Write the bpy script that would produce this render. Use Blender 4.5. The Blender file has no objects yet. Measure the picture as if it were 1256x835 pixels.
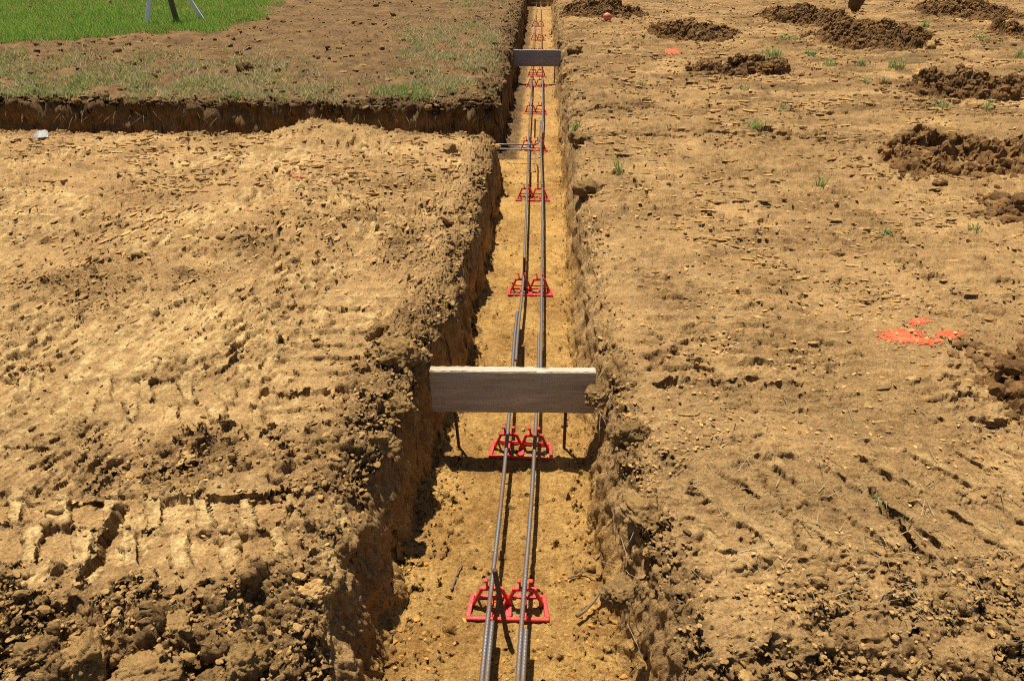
import bpy, math, random
import numpy as np
from mathutils import Vector, Matrix

random.seed(7)
RNG = np.random.default_rng(11)
SC = bpy.context.scene
COL = SC.collection
R = math.radians

# ------------------------------------------------------------------ camera model
CAM_H, PITCH, YAW, FPX = 1.5, 30.4, 2.2, 907.0
CX, CY = 628.0, 417.5
_t, _p = R(YAW), R(PITCH)
FWD = np.array([-math.sin(_t) * math.cos(_p), math.cos(_t) * math.cos(_p), -math.sin(_p)])
RGT = np.array([math.cos(_t), math.sin(_t), 0.0])
DWN = np.cross(FWD, RGT)            # image-down direction


def P(px, py, z=0.0):
    """photo position -> point on the horizontal plane at height z (layout survey of the photograph)"""
    d = FWD + RGT * ((px - CX) / FPX) + DWN * ((py - CY) / FPX)
    k = (z - CAM_H) / d[2]
    return d[0] * k, d[1] * k


def proj(x, y, z):
    v = np.stack([x, y, z - CAM_H], -1)
    zc = np.maximum(v @ FWD, 0.05)
    return CX + FPX * (v @ RGT) / zc, CY + FPX * (v @ DWN) / zc


# ------------------------------------------------------------------ noise
_perm = np.random.default_rng(3).permutation(256).astype(np.int64)
_perm = np.concatenate([_perm, _perm, _perm]).astype(np.int32)
_g2 = np.stack([np.cos(np.arange(256) * 2.399963), np.sin(np.arange(256) * 2.399963)], -1).astype(np.float32)
_g2x, _g2y = _g2[:, 0].copy(), _g2[:, 1].copy()
_g3 = np.random.default_rng(5).normal(size=(256, 3))
_g3 /= np.linalg.norm(_g3, axis=1)[:, None]


def _fade(t):
    return t * t * t * (t * (t * 6 - 15) + 10)


def noise2(x, y, s=0):
    x = np.asarray(x, np.float32); y = np.asarray(y, np.float32)
    xi = np.floor(x); yi = np.floor(y)
    fx = x - xi; fy = y - yi
    X = (xi.astype(np.int32) + s * 37) & 255; Y = (yi.astype(np.int32) + s * 91) & 255
    X1 = (X + 1) & 255; Y1 = (Y + 1) & 255
    def g(a, b, dx, dy):
        h = _perm[_perm[a] + b]
        return _g2x[h] * dx + _g2y[h] * dy
    u = _fade(fx); v = _fade(fy)
    a = g(X, Y, fx, fy); b = g(X1, Y, fx - 1, fy)
    c = g(X, Y1, fx, fy - 1); d = g(X1, Y1, fx - 1, fy - 1)
    a = a + u * (b - a); c = c + u * (d - c)
    return (a + v * (c - a)) * 1.4


def fbm(x, y, o=4, s=0, gain=0.5):
    t = np.zeros_like(x, dtype=float); a = 1.0; n = 0.0; f = 1.0
    for i in range(o):
        t += a * noise2(x * f + i * 13.7, y * f - i * 7.3, s + i)
        n += a; a *= gain; f *= 2.03
    return t / n * 1.5


def noise3(x, y, z, s=0):
    xi = np.floor(x); yi = np.floor(y); zi = np.floor(z)
    fx = x - xi; fy = y - yi; fz = z - zi
    X = (xi.astype(np.int64) + s * 37) & 255; Y = (yi.astype(np.int64) + s * 91) & 255; Z = (zi.astype(np.int64) + s * 17) & 255
    u, v, w = _fade(fx), _fade(fy), _fade(fz)
    out = 0.0
    for i in (0, 1):
        for j in (0, 1):
            for k in (0, 1):
                h = _perm[_perm[_perm[(X + i) & 255] + ((Y + j) & 255)] + ((Z + k) & 255)]
                g = _g3[h]
                val = g[..., 0] * (fx - i) + g[..., 1] * (fy - j) + g[..., 2] * (fz - k)
                out = out + val * (u if i else 1 - u) * (v if j else 1 - v) * (w if k else 1 - w)
    return out * 1.5


def fbm3(x, y, z, o=3, s=0):
    t = 0.0; a = 1.0; n = 0.0; f = 1.0
    for i in range(o):
        t = t + a * noise3(x * f, y * f, z * f, s + i); n += a; a *= 0.5; f *= 2.03
    return t / n * 1.5


_hf = np.random.default_rng(9).random((5, 65536))


def lumps(x, y, cell, prob, s=0, flat=0.7):
    """clods: jittered, lopsided caps, one per cell, present with probability prob"""
    prob = np.broadcast_to(np.asarray(prob, float), x.shape)
    on = (prob > .01) & (y > .4) & (y < 20)
    if not on.all():
        out = np.zeros_like(x, dtype=float)
        if on.any(): out[on] = lumps_all(x[on], y[on], cell, prob[on], s, flat)
        return out
    return lumps_all(x, y, cell, prob, s, flat)


def lumps_all(x, y, cell, prob, s, flat):
    qx = x / cell + 0.35 * noise2(x / cell * 1.7, y / cell * 1.7, s + 40)
    qy = y / cell + 0.35 * noise2(x / cell * 1.7 + 9, y / cell * 1.7 - 4, s + 41)
    xi = np.floor(qx).astype(np.int64); yi = np.floor(qy).astype(np.int64)
    best = np.zeros_like(x, dtype=float)
    for dx in (-1, 0, 1):
        for dy in (-1, 0, 1):
            cx = xi + dx; cy = yi + dy
            h = ((cx * 7349 + cy * 9151 + s * 1237) ^ ((cx * 31) << 3)) & 65535
            jx = cx + 0.15 + 0.7 * _hf[0, h]; jy = cy + 0.15 + 0.7 * _hf[1, h]
            r = 0.28 + 0.42 * _hf[2, h] ** 1.5
            on = _hf[3, h] < prob
            ex = qx - jx; ey = qy - jy
            an = _hf[4, h] * 6.28
            ca, sa = np.cos(an), np.sin(an)
            e1 = (ex * ca + ey * sa); e2 = (-ex * sa + ey * ca) * 1.45
            a1, a2 = np.abs(e1), np.abs(e2)
            nrm = np.maximum(np.maximum(a1, a2), .72 * (a1 + a2)) / r
            cap = np.where(on, np.clip((1 - nrm) * 2.6, 0, 1) ** .7 * r, 0.0) * np.clip(1 + 0.9 * e1 / r, .1, 2)
            best = np.maximum(best, cap)
    return best * cell * flat


def plates(x, y, s=0):
    """flat flakes of dried clay: one random height per cell, stepped down to the cracks between cells"""
    qx = x + .30 * fbm(x * 1.1, y * 1.1, 3, s + 60); qy = y + .30 * fbm(x * 1.1 + 5, y * 1.1, 3, s + 61)
    xi = np.floor(qx).astype(np.int64); yi = np.floor(qy).astype(np.int64)
    d1 = np.full(x.shape, 9.0); d2 = np.full(x.shape, 9.0); hh = np.zeros(x.shape)
    for dx in (-1, 0, 1):
        for dy in (-1, 0, 1):
            cx = xi + dx; cy = yi + dy
            h = ((cx * 7349 + cy * 9151 + s * 1237) ^ ((cx * 31) << 3)) & 65535
            d = (qx - cx - _hf[0, h]) ** 2 + (qy - cy - _hf[1, h]) ** 2
            nearer = d < d1
            d2 = np.where(nearer, d1, np.minimum(d2, d)); hh = np.where(nearer, _hf[2, h], hh); d1 = np.where(nearer, d, d1)
    return (.25 + .75 * hh) * np.clip((np.sqrt(d2) - np.sqrt(d1)) / .10, 0, 1)


def sst(a, b, x):
    t = np.clip((x - a) / (b - a), 0, 1)
    return t * t * (3 - 2 * t)


# ------------------------------------------------------------------ ground relief
DEPTH = 0.37
FLOOR = -DEPTH
XL_Y = [-6, 0.9, 1.3, 1.70, 2.0, 2.3, 2.7, 3.2, 4.3, 5.5, 6.5, 8, 20]
XL_X = [-.535, -.535, -.53, -.50, -.46, -.43, -.385, -.37, -.35, -.345, -.40, -.37, -.37]
XR_Y = [-6, 0.9, 1.3, 1.8, 2.1, 2.4, 2.7, 3.3, 5, 8, 20]
XR_X = [.37, .37, .35, .30, .285, .29, .27, .265, .262, .255, .26]
WL_Y = [-6, 1.3, 1.8, 2.0, 2.3, 20]
WL_W = [.15, .145, .085, .05, .045, .05]


def trench_d(x, y):
    e1 = 0.040 * fbm(y * 2.2, y * 0 + 3.1, 3, 21) + 0.030 * fbm(y * 8, x * 5, 4, 22)
    e2 = 0.025 * fbm(y * 2.0, y * 0 + 8.1, 3, 23) + 0.022 * fbm(y * 9, x * 6 + 5, 4, 24)
    nl = np.interp(y, XL_Y, XL_X) + e1
    nr = np.interp(y, XR_Y, XR_X) + e2
    dm = np.maximum(np.maximum(nl - x, x - nr), y - 17.45)
    e3 = 0.05 * fbm(x * 1.3, x * 0 + 1.7, 3, 25) + 0.02 * fbm(x * 9, y * 5, 3, 26)
    e4 = 0.05 * fbm(x * 1.6, x * 0 + 5.7, 3, 27) + 0.012 * fbm(x * 7, y * 3, 3, 28)
    dc = np.maximum(np.maximum(5.66 + e3 - y, y - 6.50 - e4), x + 0.1)
    df = np.maximum(np.maximum(16.75 + e3 - y, y - 17.45), np.abs(x - 0.35) - 1.0)
    return np.minimum(np.minimum(dm, dc), df), dm, dc


def strip(x, y, x0, y0, x1, y1, hw):
    """local frame of a track print: u along (0..L), v across (-hw..hw), soft mask"""
    L = math.hypot(x1 - x0, y1 - y0); ux, uy = (x1 - x0) / L, (y1 - y0) / L
    u = (x - x0) * ux + (y - y0) * uy
    v = -(x - x0) * uy + (y - y0) * ux
    m = sst(-.02, .03, u) * sst(-.02, .03, L - u) * sst(-.015, .015, hw - np.abs(v))
    return u, v, m


# long open slits left by the track edges (photo survey)
SLITS = [((322, 485), (362, 484), (443, 482), .013, .05), ((8, 551), (30, 552), (54, 553), .011, .035),
         ((152, 620), (130, 650), (103, 706), .015, .05), ((806, 466), (868, 465), (934, 463), .010, .035),
         ((372, 376), (395, 379), (440, 380), .012, .03), ((932, 572), (965, 622), (985, 670), .009, .02),
         ((1072, 600), (1120, 660), (1160, 722), .011, .022), ((0, 613), (200, 611), (480, 606), .006, .012),
         ((812, 352), (850, 352), (888, 352), .006, .012)]
SLITS = [([P(*a), P(*b), P(*c)], w, dp) for a, b, c, w, dp in SLITS]
sa = P(100, 480); sb = P(225, 385)
SDIR = np.array([sb[0] - sa[0], sb[1] - sa[1]]); SDIR /= np.linalg.norm(SDIR)
CRUST = [P(*q) + (r,) for q, r in [((150, 350), .28), ((60, 345), .18), ((230, 335), .16), ((480, 220), .35), ((430, 265), .3),
                                    ((500, 300), .4), ((300, 300), .25), ((440, 470), .13), ((310, 640), .10), ((390, 410), .12), ((420, 560), .28), ((250, 560), .2)]]
BOWLS = []
PALE0 = P(200, 400)
PAINT0 = P(1132, 408)


def tracks(x, y, nB, left):
    """cleat prints: beside the left lip, across the foreground left, across the middle left, lower right"""
    z = np.zeros_like(x); pale = np.zeros_like(x); T = np.zeros_like(x)
    pr = .75 + .5 * nB
    wob = .012 * fbm(x * 6, y * 6, 3, 45)
    u, v, m = strip(x, y, -.84, 1.95, -.80, 3.0, .155)
    m = m * pr; T = np.maximum(T, m)
    z = z - m * .010 + m * .019 * sst(.45, .9, np.cos((u + wob) * 2 * np.pi / .105 + .25 * np.sin(x * 9)))
    for yy, dy_, per, dep, fg in ((1.565, -.02, .137, .017, 1), (1.425, -.02, .137, .017, 1), (2.165, -.03, .15, .015, 0), (2.05, -.03, .15, .014, 0)):
        u, v, m = strip(x, y, -2.6, yy, -.50, yy + dy_, .060)
        m = m * (.55 + .9 * np.clip(nB + .5, 0, 1)) * (1 if fg else sst(-.75, -.95, x)) * sst(-.43, -.52, x)
        T = np.maximum(T, m)
        cw = np.cos((u + wob + v * .5) * 2 * np.pi / per)
        z = z - m * dep + m * dep * 1.25 * sst(.30, .60, cw)
        pale = np.maximum(pale, m * sst(.3, .7, cw) * (1 if fg else .6))
    for a, b, per in (((850, 590), (1270, 568), .16), ((860, 648), (1290, 640), .16)):
        u, v, m = strip(x, y, *P(*a), *P(*b), .085)
        m = m * pr; T = np.maximum(T, m)
        cw = np.cos((u + wob + v * .55) * 2 * np.pi / per)
        z = z - m * .015 + m * .022 * sst(.25, .6, cw)
        pale = np.maximum(pale, .55 * m * sst(.3, .7, cw))
    u, v, m = strip(x, y, .58, 2.2, .60, 3.4, .11)
    m = m * pr
    z = z - m * .006 + m * .016 * sst(.3, .85, np.cos((u + wob) * 2 * np.pi / .10))
    # long runs of cleat lines farther off
    T = np.clip(np.maximum(T, .95 * np.exp(-(((x - PAINT0[0]) / .24) ** 2 + ((y - PAINT0[1]) / .22) ** 4))), 0, 1)
    rp = sst(-.2, .3, fbm(x * 1.3 + 3, y * .9, 3, 12)) * (1 - left) * sst(.35, .6, x)
    lane = sst(.42, .50, x) * sst(1.02, .94, x) * sst(3.6, 4.1, y) * sst(8.2, 7.4, y) + sst(1.35, 1.43, x) * sst(1.95, 1.87, x) * sst(3.2, 3.6, y) * sst(9, 8, y)
    rp = np.maximum(rp * .7, lane * (.55 + .6 * np.clip(fbm(x * 2.5, y * 2.5, 3, 44) + .4, 0, 1)))
    ph = np.cos(y * 2 * np.pi / .145 + x * .8 + 1.2 * fbm(x * 1.5, y * 1.5, 3, 13))
    z = z + rp * .024 * sst(.25, .6, ph) * sst(-.5, .3, fbm(x * 8, y * 14, 3, 43))
    rl = sst(-.1, .25, fbm(x * 1.1 + 9, y * .9, 3, 15)) * left * sst(3.2, 3.8, y) * sst(5.6, 5.4, y)
    ph = np.cos(y * 2 * np.pi / .15 + x * 5 + 1.6 * fbm(x * 3, y * 2, 2, 16))
    z = z + rl * .018 * sst(.1, .8, ph)
    return z, pale, T


def ground(x, y, detail=True):
    """height and colour masks of the ground at (x, y)"""
    d, dm, dc = trench_d(x, y)
    left = sst(0.05, -0.05, x)
    lawn = left * sst(6.15, 6.35, y)
    nA = fbm(x * .8, y * .8, 3, 1); nB = fbm(x * 2.6, y * 2.6, 4, 2)
    z = 0.020 * nA + 0.012 * nB + 0.008 * fbm(x * 7, y * 7, 3, 3)
    z = z + lawn * 0.03
    z = z + 0.10 * np.exp(-(((x - P(405, 165)[0]) / .36) ** 2 + ((y - 5.5) / .16) ** 2)) * (1 + .4 * nB)
    out = np.clip(d, 0, None)
    # crumb mask
    pn = fbm(x * 3.1 + 4, y * 3.1, 4, 5)
    nearL = left * sst(3.4, 2.2, y)
    band = np.exp(-(out / (.07 + .12 * nearL + .07 * left)) ** 2)
    rr_ = .75 * sst(2.9, 2.3, y) + .22
    crumb = band * (rr_ + (1 - rr_) * left) + .85 * np.clip(pn * 1.5 - .66, 0, 1) * (.22 + .60 * left) * (1 - lawn)
    fore = sst(1.33, 1.24, y + .16 * pn - .04 * sst(.4, .9, x)) * (1 - (1 - left) * (.25 + .5 * sst(-.1, .2, pn)))
    crumb = np.maximum(crumb, fore * .95)
    for cx, cy, cr in CRUST:
        crumb = np.maximum(crumb, 1.15 * np.exp(-(((x - cx) / 1.35) ** 2 + (y - cy) ** 2) / (cr * cr * .5)) * (.65 + .9 * pn))
    crumb = np.maximum(crumb, lawn * (.12 + .5 * pn))
    tz, tpale, T = tracks(x, y, nB, left) if detail else (0, 0, 0)
    brown = np.clip((1 - left) * .32 + left * .02 + .75 * fbm(x * 1.5, y * 2.6, 4, 63), 0, .8)
    crumb = np.clip(crumb, 0, 1) * sst(-.03, .0, d) * (1 - .85 * T)
    inside = sst(0.0, -.06, d)
    floor_edge = np.exp(-(np.clip(-d - .06, 0, None) / .05))
    # shoulders: rounded and raised lips
    z = z - .06 * np.exp(-(out / .045)) * (.6 + .5 * sst(-.1, .1, x)) + .035 * nearL * np.exp(-((out - .12) / .10) ** 2) * (1 + pn)
    z = z - .10 * fore * sst(1.3, 1.0, y)
    firm = (1 - crumb) * (1 - inside)
    pale = np.zeros_like(x)
    if detail:
        # flaked crust, streaked the way the tracks smeared it
        a = (x * SDIR[0] + y * SDIR[1]); b = (-x * SDIR[1] + y * SDIR[0])
        t = fbm(a * 7, b * 26, 4, 6) * 4.5
        ft = np.floor(t); fr = t - ft
        flake = (ft + sst(.86, 1.0, fr) + .25 * fr) / 4.5
        patch = sst(-.15, .25, fbm(x * 2.2, y * 2.2 + 7, 3, 8))
        z = z + firm * left * (1 - lawn) * (.034 * flake * (.22 + .78 * patch) * (1 - .8 * T) + .003 * fbm(a * 26, b * 70, 3, 9))
        t2 = fbm(x * 7 + .3 * y, y * 21, 4, 10) * 4
        f2 = np.floor(t2); flake2 = (f2 + sst(.85, 1.0, t2 - f2) + .25 * (t2 - f2)) / 4
        z = z + firm * (1 - left) * (.024 * flake2 * (.4 + .9 * sst(-.2, .3, nB)) * (1 - .7 * T) + .0035 * fbm(x * 28, y * 70, 3, 11))
        z = z + tz
        pale = np.maximum(pale, tpale)
        # dried flakes: smeared along the tracks on the left, across on the right
        fl_ = np.zeros_like(x)
        kl = (left > .5) & (lawn < .5) & (y > .5) & (y < 6.5) & (inside < .5)
        fl_[kl] = .6 * plates(a[kl] * 6, b[kl] * 24, 3) + .4 * plates(a[kl] * 15, b[kl] * 52, 4)
        kr = (left <= .5) & (y > .5) & (y < 19) & (inside < .5)
        fl_[kr] = .6 * plates(x[kr] * 8, y[kr] * 22, 5) + .4 * plates(x[kr] * 20, y[kr] * 48, 6)
        z = z + firm * fl_ * np.where(x < 0, .019, .011) * (.15 + .85 * sst(-.25, .30, fbm(x * 2.3 + 8, y * 2.3, 4, 62))) * (1 - .75 * T)
        # coarse broken crust farther off, and clumpy topsoil
        far = sst(2.6, 5.0, y)
        t3 = fbm(x * 3.2, y * 8.5, 4, 46) * 3
        f3 = np.floor(t3); st3 = (f3 + sst(.8, 1.0, t3 - f3)) / 3
        z = z + (1 - inside) * far * (1 - lawn) * ((1 - left) * .024 + left * .016) * st3
        z = z + lawn * (1 - inside) * (.030 * fbm(x * 3.5, y * 3.5, 4, 47) + .02 * np.abs(fbm(x * 9, y * 9, 3, 48)))
        # mounded crumbly soil, then clods of several sizes
        z = z + crumb * (.026 * fbm(x * 9, y * 9, 4, 29) - .026 * np.abs(fbm(x * 17, y * 17, 4, 30)) + .008)
        # fingers dragged down the right-hand shoulder
        shd = (1 - left) * np.exp(-(out / .06) ** 2) * sst(1.9, 2.6, y)
        z = z + shd * .016 * fbm(y * 22 - x * 14, x * 5, 3, 38)
        big = np.clip(fore * left * sst(.0, .12, d), 0, 1)
        z = z + lumps(x, y, .15, big * .45, 31, .45) * fore * left \
              + lumps(x, y, .075, np.clip(crumb * (.10 + .20 * nearL + .25 * fore), 0, 1), 32, .55) \
              + lumps(x, y, .040, crumb * .45, 33, .62) \
              + lumps(x, y, .021, np.clip(crumb * .85 + .02, 0, 1), 34, .68) \
              + lumps(x, y, .012, np.clip(crumb * .8 + .06, 0, 1), 35, .62)
        for pts, w, dp in SLITS:
            best = np.full_like(x, 9.0)
            for (ax, ay), (bx, by) in zip(pts[:-1], pts[1:]):
                L2 = (bx - ax) ** 2 + (by - ay) ** 2
                tt = np.clip(((x - ax) * (bx - ax) + (y - ay) * (by - ay)) / L2, 0, 1)
                best = np.minimum(best, np.hypot(x - ax - tt * (bx - ax), y - ay - tt * (by - ay)))
            w2 = w * (1 + .9 * fbm(x * 18, y * 18, 2, 17))
            z = z - 1.3 * dp * sst(w2, w2 * .45, best)
    for bx, by, br, bd in BOWLS:
        z = z - bd * np.exp(-(((x - bx) / br) ** 2 + ((y - by) / br) ** 2) * 1.6)
    # trench walls and floor
    w = np.where(x < -.05, np.interp(y, WL_Y, WL_W), .10)
    w = np.where(dc < dm, .055, w)
    k = sst(0, 1, np.clip(-d / w, 0, 1))
    fz = FLOOR + .007 * fbm(x * 5, y * 5, 4, 18) + .022 * floor_edge * np.clip(.4 + fbm(x * 9, y * 9, 3, 19), 0, 1.5)
    if detail:
        fz = fz + lumps(x, y, .034, np.clip(.05 + .5 * floor_edge, 0, 1), 36, .6) + lumps(x, y, .015, .35 + .3 * floor_edge, 37, .75) \
             + .006 * fbm(x * 30, y * 30, 4, 20)
    z = z * (1 - k) + fz * k
    patchP = sst(-.25, .35, fbm(x * 1.5 + 2, y * 1.5, 4, 14))
    if detail:
        fk = np.where(x < 0, sst(-.35, .25, flake), sst(-.3, .4, flake2))
    else: fk = .6
    sm_ = np.maximum(np.exp(-(((x - PALE0[0]) / .75) ** 2 + ((y - PALE0[1]) / .42) ** 2)), .7 * np.exp(-(((x + 1.5) / .5) ** 2 + ((y - 2.0) / .3) ** 2)))
    pale = np.maximum(pale, firm * .95 * sm_ * (fk * .7 + .3))
    pale = np.clip(np.maximum(pale, firm * patchP * fk * (left * (1 - lawn) * 1.0 + (1 - left) * .30)), 0, 1)
    top = np.clip(np.maximum(lawn * .95, (1 - left) * sst(2.5, 9, y) * np.clip(.42 + .9 * fbm(x * 1.1, y * 3.4, 4, 49), 0, .8)), 0, 1) * (1 - inside)
    topw = inside * (1 - k) * 0
    sub = np.clip(k, 0, 1)
    return z, dict(fresh=np.maximum(crumb, brown) * (1 - k), crumb=crumb, pale=pale * (1 - k), top=top * (1 - k * .5), sub=sub, d=d, k=k, lawn=lawn)


# ------------------------------------------------------------------ object helpers
def mesh_np(name, verts, faces, smooth=True):
    """faces: (n,3) or (n,4) array, or list of those"""
    me = bpy.data.meshes.new(name)
    verts = np.asarray(verts, dtype=np.float32)
    fl = faces if isinstance(faces, list) else [faces]
    fl = [np.asarray(f, dtype=np.int32) for f in fl if len(f)]
    nl = sum(f.size for f in fl); npoly = sum(len(f) for f in fl)
    me.vertices.add(len(verts)); me.vertices.foreach_set('co', verts.ravel())
    me.loops.add(nl); me.loops.foreach_set('vertex_index', np.concatenate([f.ravel() for f in fl]))
    me.polygons.add(npoly)
    starts = []; o = 0
    for f in fl:
        starts.append(o + np.arange(len(f), dtype=np.int32) * f.shape[1]); o += f.size
    me.polygons.foreach_set('loop_start', np.concatenate(starts))
    me.update(calc_edges=True)
    me.polygons.foreach_set('use_smooth', np.full(npoly, bool(smooth)))
    me.validate(clean_customdata=False)
    return me


def vcol(me, name, rgba):
    at = me.attributes.new(name, 'FLOAT_COLOR', 'POINT')
    at.data.foreach_set('color', np.asarray(rgba, dtype=np.float32).ravel())


def link(name, me, mat=None, parent=None):
    o = bpy.data.objects.new(name, me)
    COL.objects.link(o)
    if mat is not None and me is not None and not me.materials:
        me.materials.append(mat)
    if parent is not None:
        o.parent = parent
    return o


def tag(o, label=None, cat=None, group=None, kind=None):
    if label: o['label'] = label
    if cat: o['category'] = cat
    if group: o['group'] = group
    if kind: o['kind'] = kind
    return o


def empty(name, loc, rz=0):
    o = bpy.data.objects.new(name, None); COL.objects.link(o)
    o.location = loc; o.rotation_euler = (0, 0, rz); o.empty_display_size = .05
    return o


class MB:
    def __init__(s): s.v = []; s.q = []; s.t = []; s.n = 0
    def add(s, v, q=None, t=None):
        v = np.asarray(v, float); s.v.append(v)
        if q is not None and len(q): s.q.append(np.asarray(q) + s.n)
        if t is not None and len(t): s.t.append(np.asarray(t) + s.n)
        s.n += len(v)
    def box(s, c, size, rot=None, bev=.0):
        """box with chamfered edges along its length"""
        hx, hy, hz = [a / 2 for a in size]
        b = min(bev, hx * .9, hy * .9, hz * .9)
        v = []
        if b > 0:
            for sx in (-1, 1):
                for sy in (-1, 1):
                    for sz in (-1, 1):
                        v += [(sx * (hx - b), sy * (hy - b), sz * hz), (sx * (hx - b), sy * hy, sz * (hz - b)), (sx * hx, sy * (hy - b), sz * (hz - b))]
            v = np.array(v)
            import bmesh
            bm = bmesh.new()
            for p in v: bm.verts.new(p)
            r = bmesh.ops.convex_hull(bm, input=bm.verts)
            bm.verts.ensure_lookup_table(); bm.verts.index_update()
            vv = np.array([p.co[:] for p in bm.verts])
            tt = [[p.index for p in f.verts] for f in bm.faces]
            tr = []
            for f in tt:
                for i in range(1, len(f) - 1): tr.append((f[0], f[i], f[i + 1]))
            bm.free()
            q = None; t = np.array(tr)
        else:
            vv = np.array([(sx * hx, sy * hy, sz * hz) for sx in (-1, 1) for sy in (-1, 1) for sz in (-1, 1)])
            q = np.array([(0, 1, 3, 2), (4, 6, 7, 5), (0, 4, 5, 1), (2, 3, 7, 6), (0, 2, 6, 4), (1, 5, 7, 3)]); t = None
        if rot is not None: vv = vv @ np.array(rot.to_3x3()).T
        s.add(vv + np.array(c), q, t)
    def bar(s, a, b, w, h, bev=.001, up=(0, 1, 0)):
        """rectangular bar from a to b; w across, h along 'up'"""
        a = Vector(a); b = Vector(b); d = (b - a); L = d.length; d.normalize()
        u = Vector(up); u = (u - d * u.dot(d)).normalized(); x = d.cross(u)
        m = Matrix((x, u, d)).transposed()
        s.box((a + b) / 2, (w, h, L), m, bev)
    def tube(s, pts, r, n=10, ribs=0.0, pitch=.01, cap=True, phase=0):
        pts = np.asarray(pts, float); m = len(pts)
        tg = np.gradient(pts, axis=0); tg /= np.linalg.norm(tg, axis=1)[:, None]
        ref = np.array([0, 0, 1.0]) if abs(tg[0][2]) < .8 else np.array([1.0, 0, 0])
        u = np.cross(tg, ref); u /= np.linalg.norm(u, axis=1)[:, None]
        w = np.cross(u, tg)
        th = np.arange(n) * 2 * np.pi / n
        rr = np.full((m, n), 1.0) * (np.asarray(r)[:, None] if np.ndim(r) else r)
        if ribs:
            arc = np.concatenate([[0], np.cumsum(np.linalg.norm(np.diff(pts, axis=0), axis=1))])
            ph = arc[:, None] / pitch + (np.abs(((th / np.pi) % 2) - 1) * .9)[None, :] + phase
            rr = rr * (1 + ribs * sst(.3, .8, np.cos(ph * 2 * np.pi)))
            rr[:, 0] = (np.asarray(r) if np.ndim(r) else r) * (1 + ribs); rr[:, n // 2] = rr[:, 0]
        v = pts[:, None, :] + u[:, None, :] * (np.cos(th) * rr)[..., None] + w[:, None, :] * (np.sin(th) * rr)[..., None]
        v = v.reshape(-1, 3)
        i = np.arange(m - 1)[:, None] * n; j = np.arange(n)[None, :]; j1 = (j + 1) % n
        q = np.stack([i + j, i + j1, i + n + j1, i + n + j], -1).reshape(-1, 4)
        t = []
        if cap:
            v = np.concatenate([v, pts[:1], pts[-1:]])
            for k in range(n):
                t.append((m * n, (k + 1) % n, k)); t.append((m * n + 1, (m - 1) * n + k, (m - 1) * n + (k + 1) % n))
        s.add(v, q, t)
    def mesh(s, name, smooth=False):
        fl = []
        if s.q: fl.append(np.concatenate(s.q))
        if s.t: fl.append(np.concatenate(s.t))
        return mesh_np(name, np.concatenate(s.v), fl, smooth)
    def build(s, name, mat, parent=None, smooth=False):
        return link(name, s.mesh(name, smooth), mat, parent)


# ------------------------------------------------------------------ materials
class NT:
    def __init__(s, name):
        s.m = bpy.data.materials.new(name); s.m.use_nodes = True
        s.n = s.m.node_tree.nodes; s.l = s.m.node_tree.links
        s.b = s.n['Principled BSDF']
    def new(s, t, **kw):
        nd = s.n.new(t)
        for k, v in kw.items():
            if k.startswith('i_'): nd.inputs[k[2:].replace('_', ' ')].default_value = v
            else: setattr(nd, k, v)
        return nd
    def mix(s, f, a, b, mode='MIX'):
        nd = s.n.new('ShaderNodeMix'); nd.data_type = 'RGBA'; nd.blend_type = mode
        for sock, v in ((nd.inputs[0], f), (nd.inputs[6], a), (nd.inputs[7], b)):
            if hasattr(v, 'links') or hasattr(v, 'is_output'): s.l.new(v, sock)
            elif isinstance(v, (tuple, list)): sock.default_value = (*v, 1) if len(v) == 3 else v
            else: sock.default_value = v
        return nd.outputs[2]
    def math(s, op, a, b=0.5, clamp=False):
        nd = s.n.new('ShaderNodeMath'); nd.operation = op; nd.use_clamp = clamp
        for i, v in enumerate((a, b)):
            if hasattr(v, 'is_output'): s.l.new(v, nd.inputs[i])
            else: nd.inputs[i].default_value = v
        return nd.outputs[0]
    def noise(s, scale, detail=6, rough=.6, vec=None, dist=0):
        nd = s.n.new('ShaderNodeTexNoise'); nd.inputs['Scale'].default_value = scale
        nd.inputs['Detail'].default_value = detail; nd.inputs['Roughness'].default_value = rough; nd.inputs['Distortion'].default_value = dist
        if vec is not None: s.l.new(vec, nd.inputs['Vector'])
        return nd.outputs['Fac']
    def ramp(s, f, stops):
        nd = s.n.new('ShaderNodeValToRGB')
        e = nd.color_ramp.elements
        while len(e) < len(stops): e.new(.5)
        for el, (p, c) in zip(e, stops):
            el.position = p; el.color = (*c, 1) if len(c) == 3 else c
        s.l.new(f, nd.inputs[0]); return nd.outputs[0]
    def rng(s, f, a, b, lo=0., hi=1.):
        nd = s.n.new('ShaderNodeMapRange'); nd.inputs[1].default_value = a; nd.inputs[2].default_value = b
        nd.inputs[3].default_value = lo; nd.inputs[4].default_value = hi; nd.clamp = True
        s.l.new(f, nd.inputs[0]); return nd.outputs[0]
    def bump(s, h, dist, strength=1., prev=None):
        nd = s.n.new('ShaderNodeBump'); nd.inputs['Distance'].default_value = dist; nd.inputs['Strength'].default_value = strength
        s.l.new(h, nd.inputs['Height'])
        if prev is not None: s.l.new(prev, nd.inputs['Normal'])
        return nd.outputs[0]
    def done(s, col=None, rough=None, nrm=None, **kw):
        b = s.b
        for sock, v in (('Base Color', col), ('Roughness', rough), ('Normal', nrm)):
            if v is None: continue
            if hasattr(v, 'is_output'): s.l.new(v, b.inputs[sock])
            else: b.inputs[sock].default_value = (*v, 1) if isinstance(v, tuple) else v
        for k, v in kw.items(): b.inputs[k.replace('_', ' ')].default_value = v
        return s.m


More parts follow.
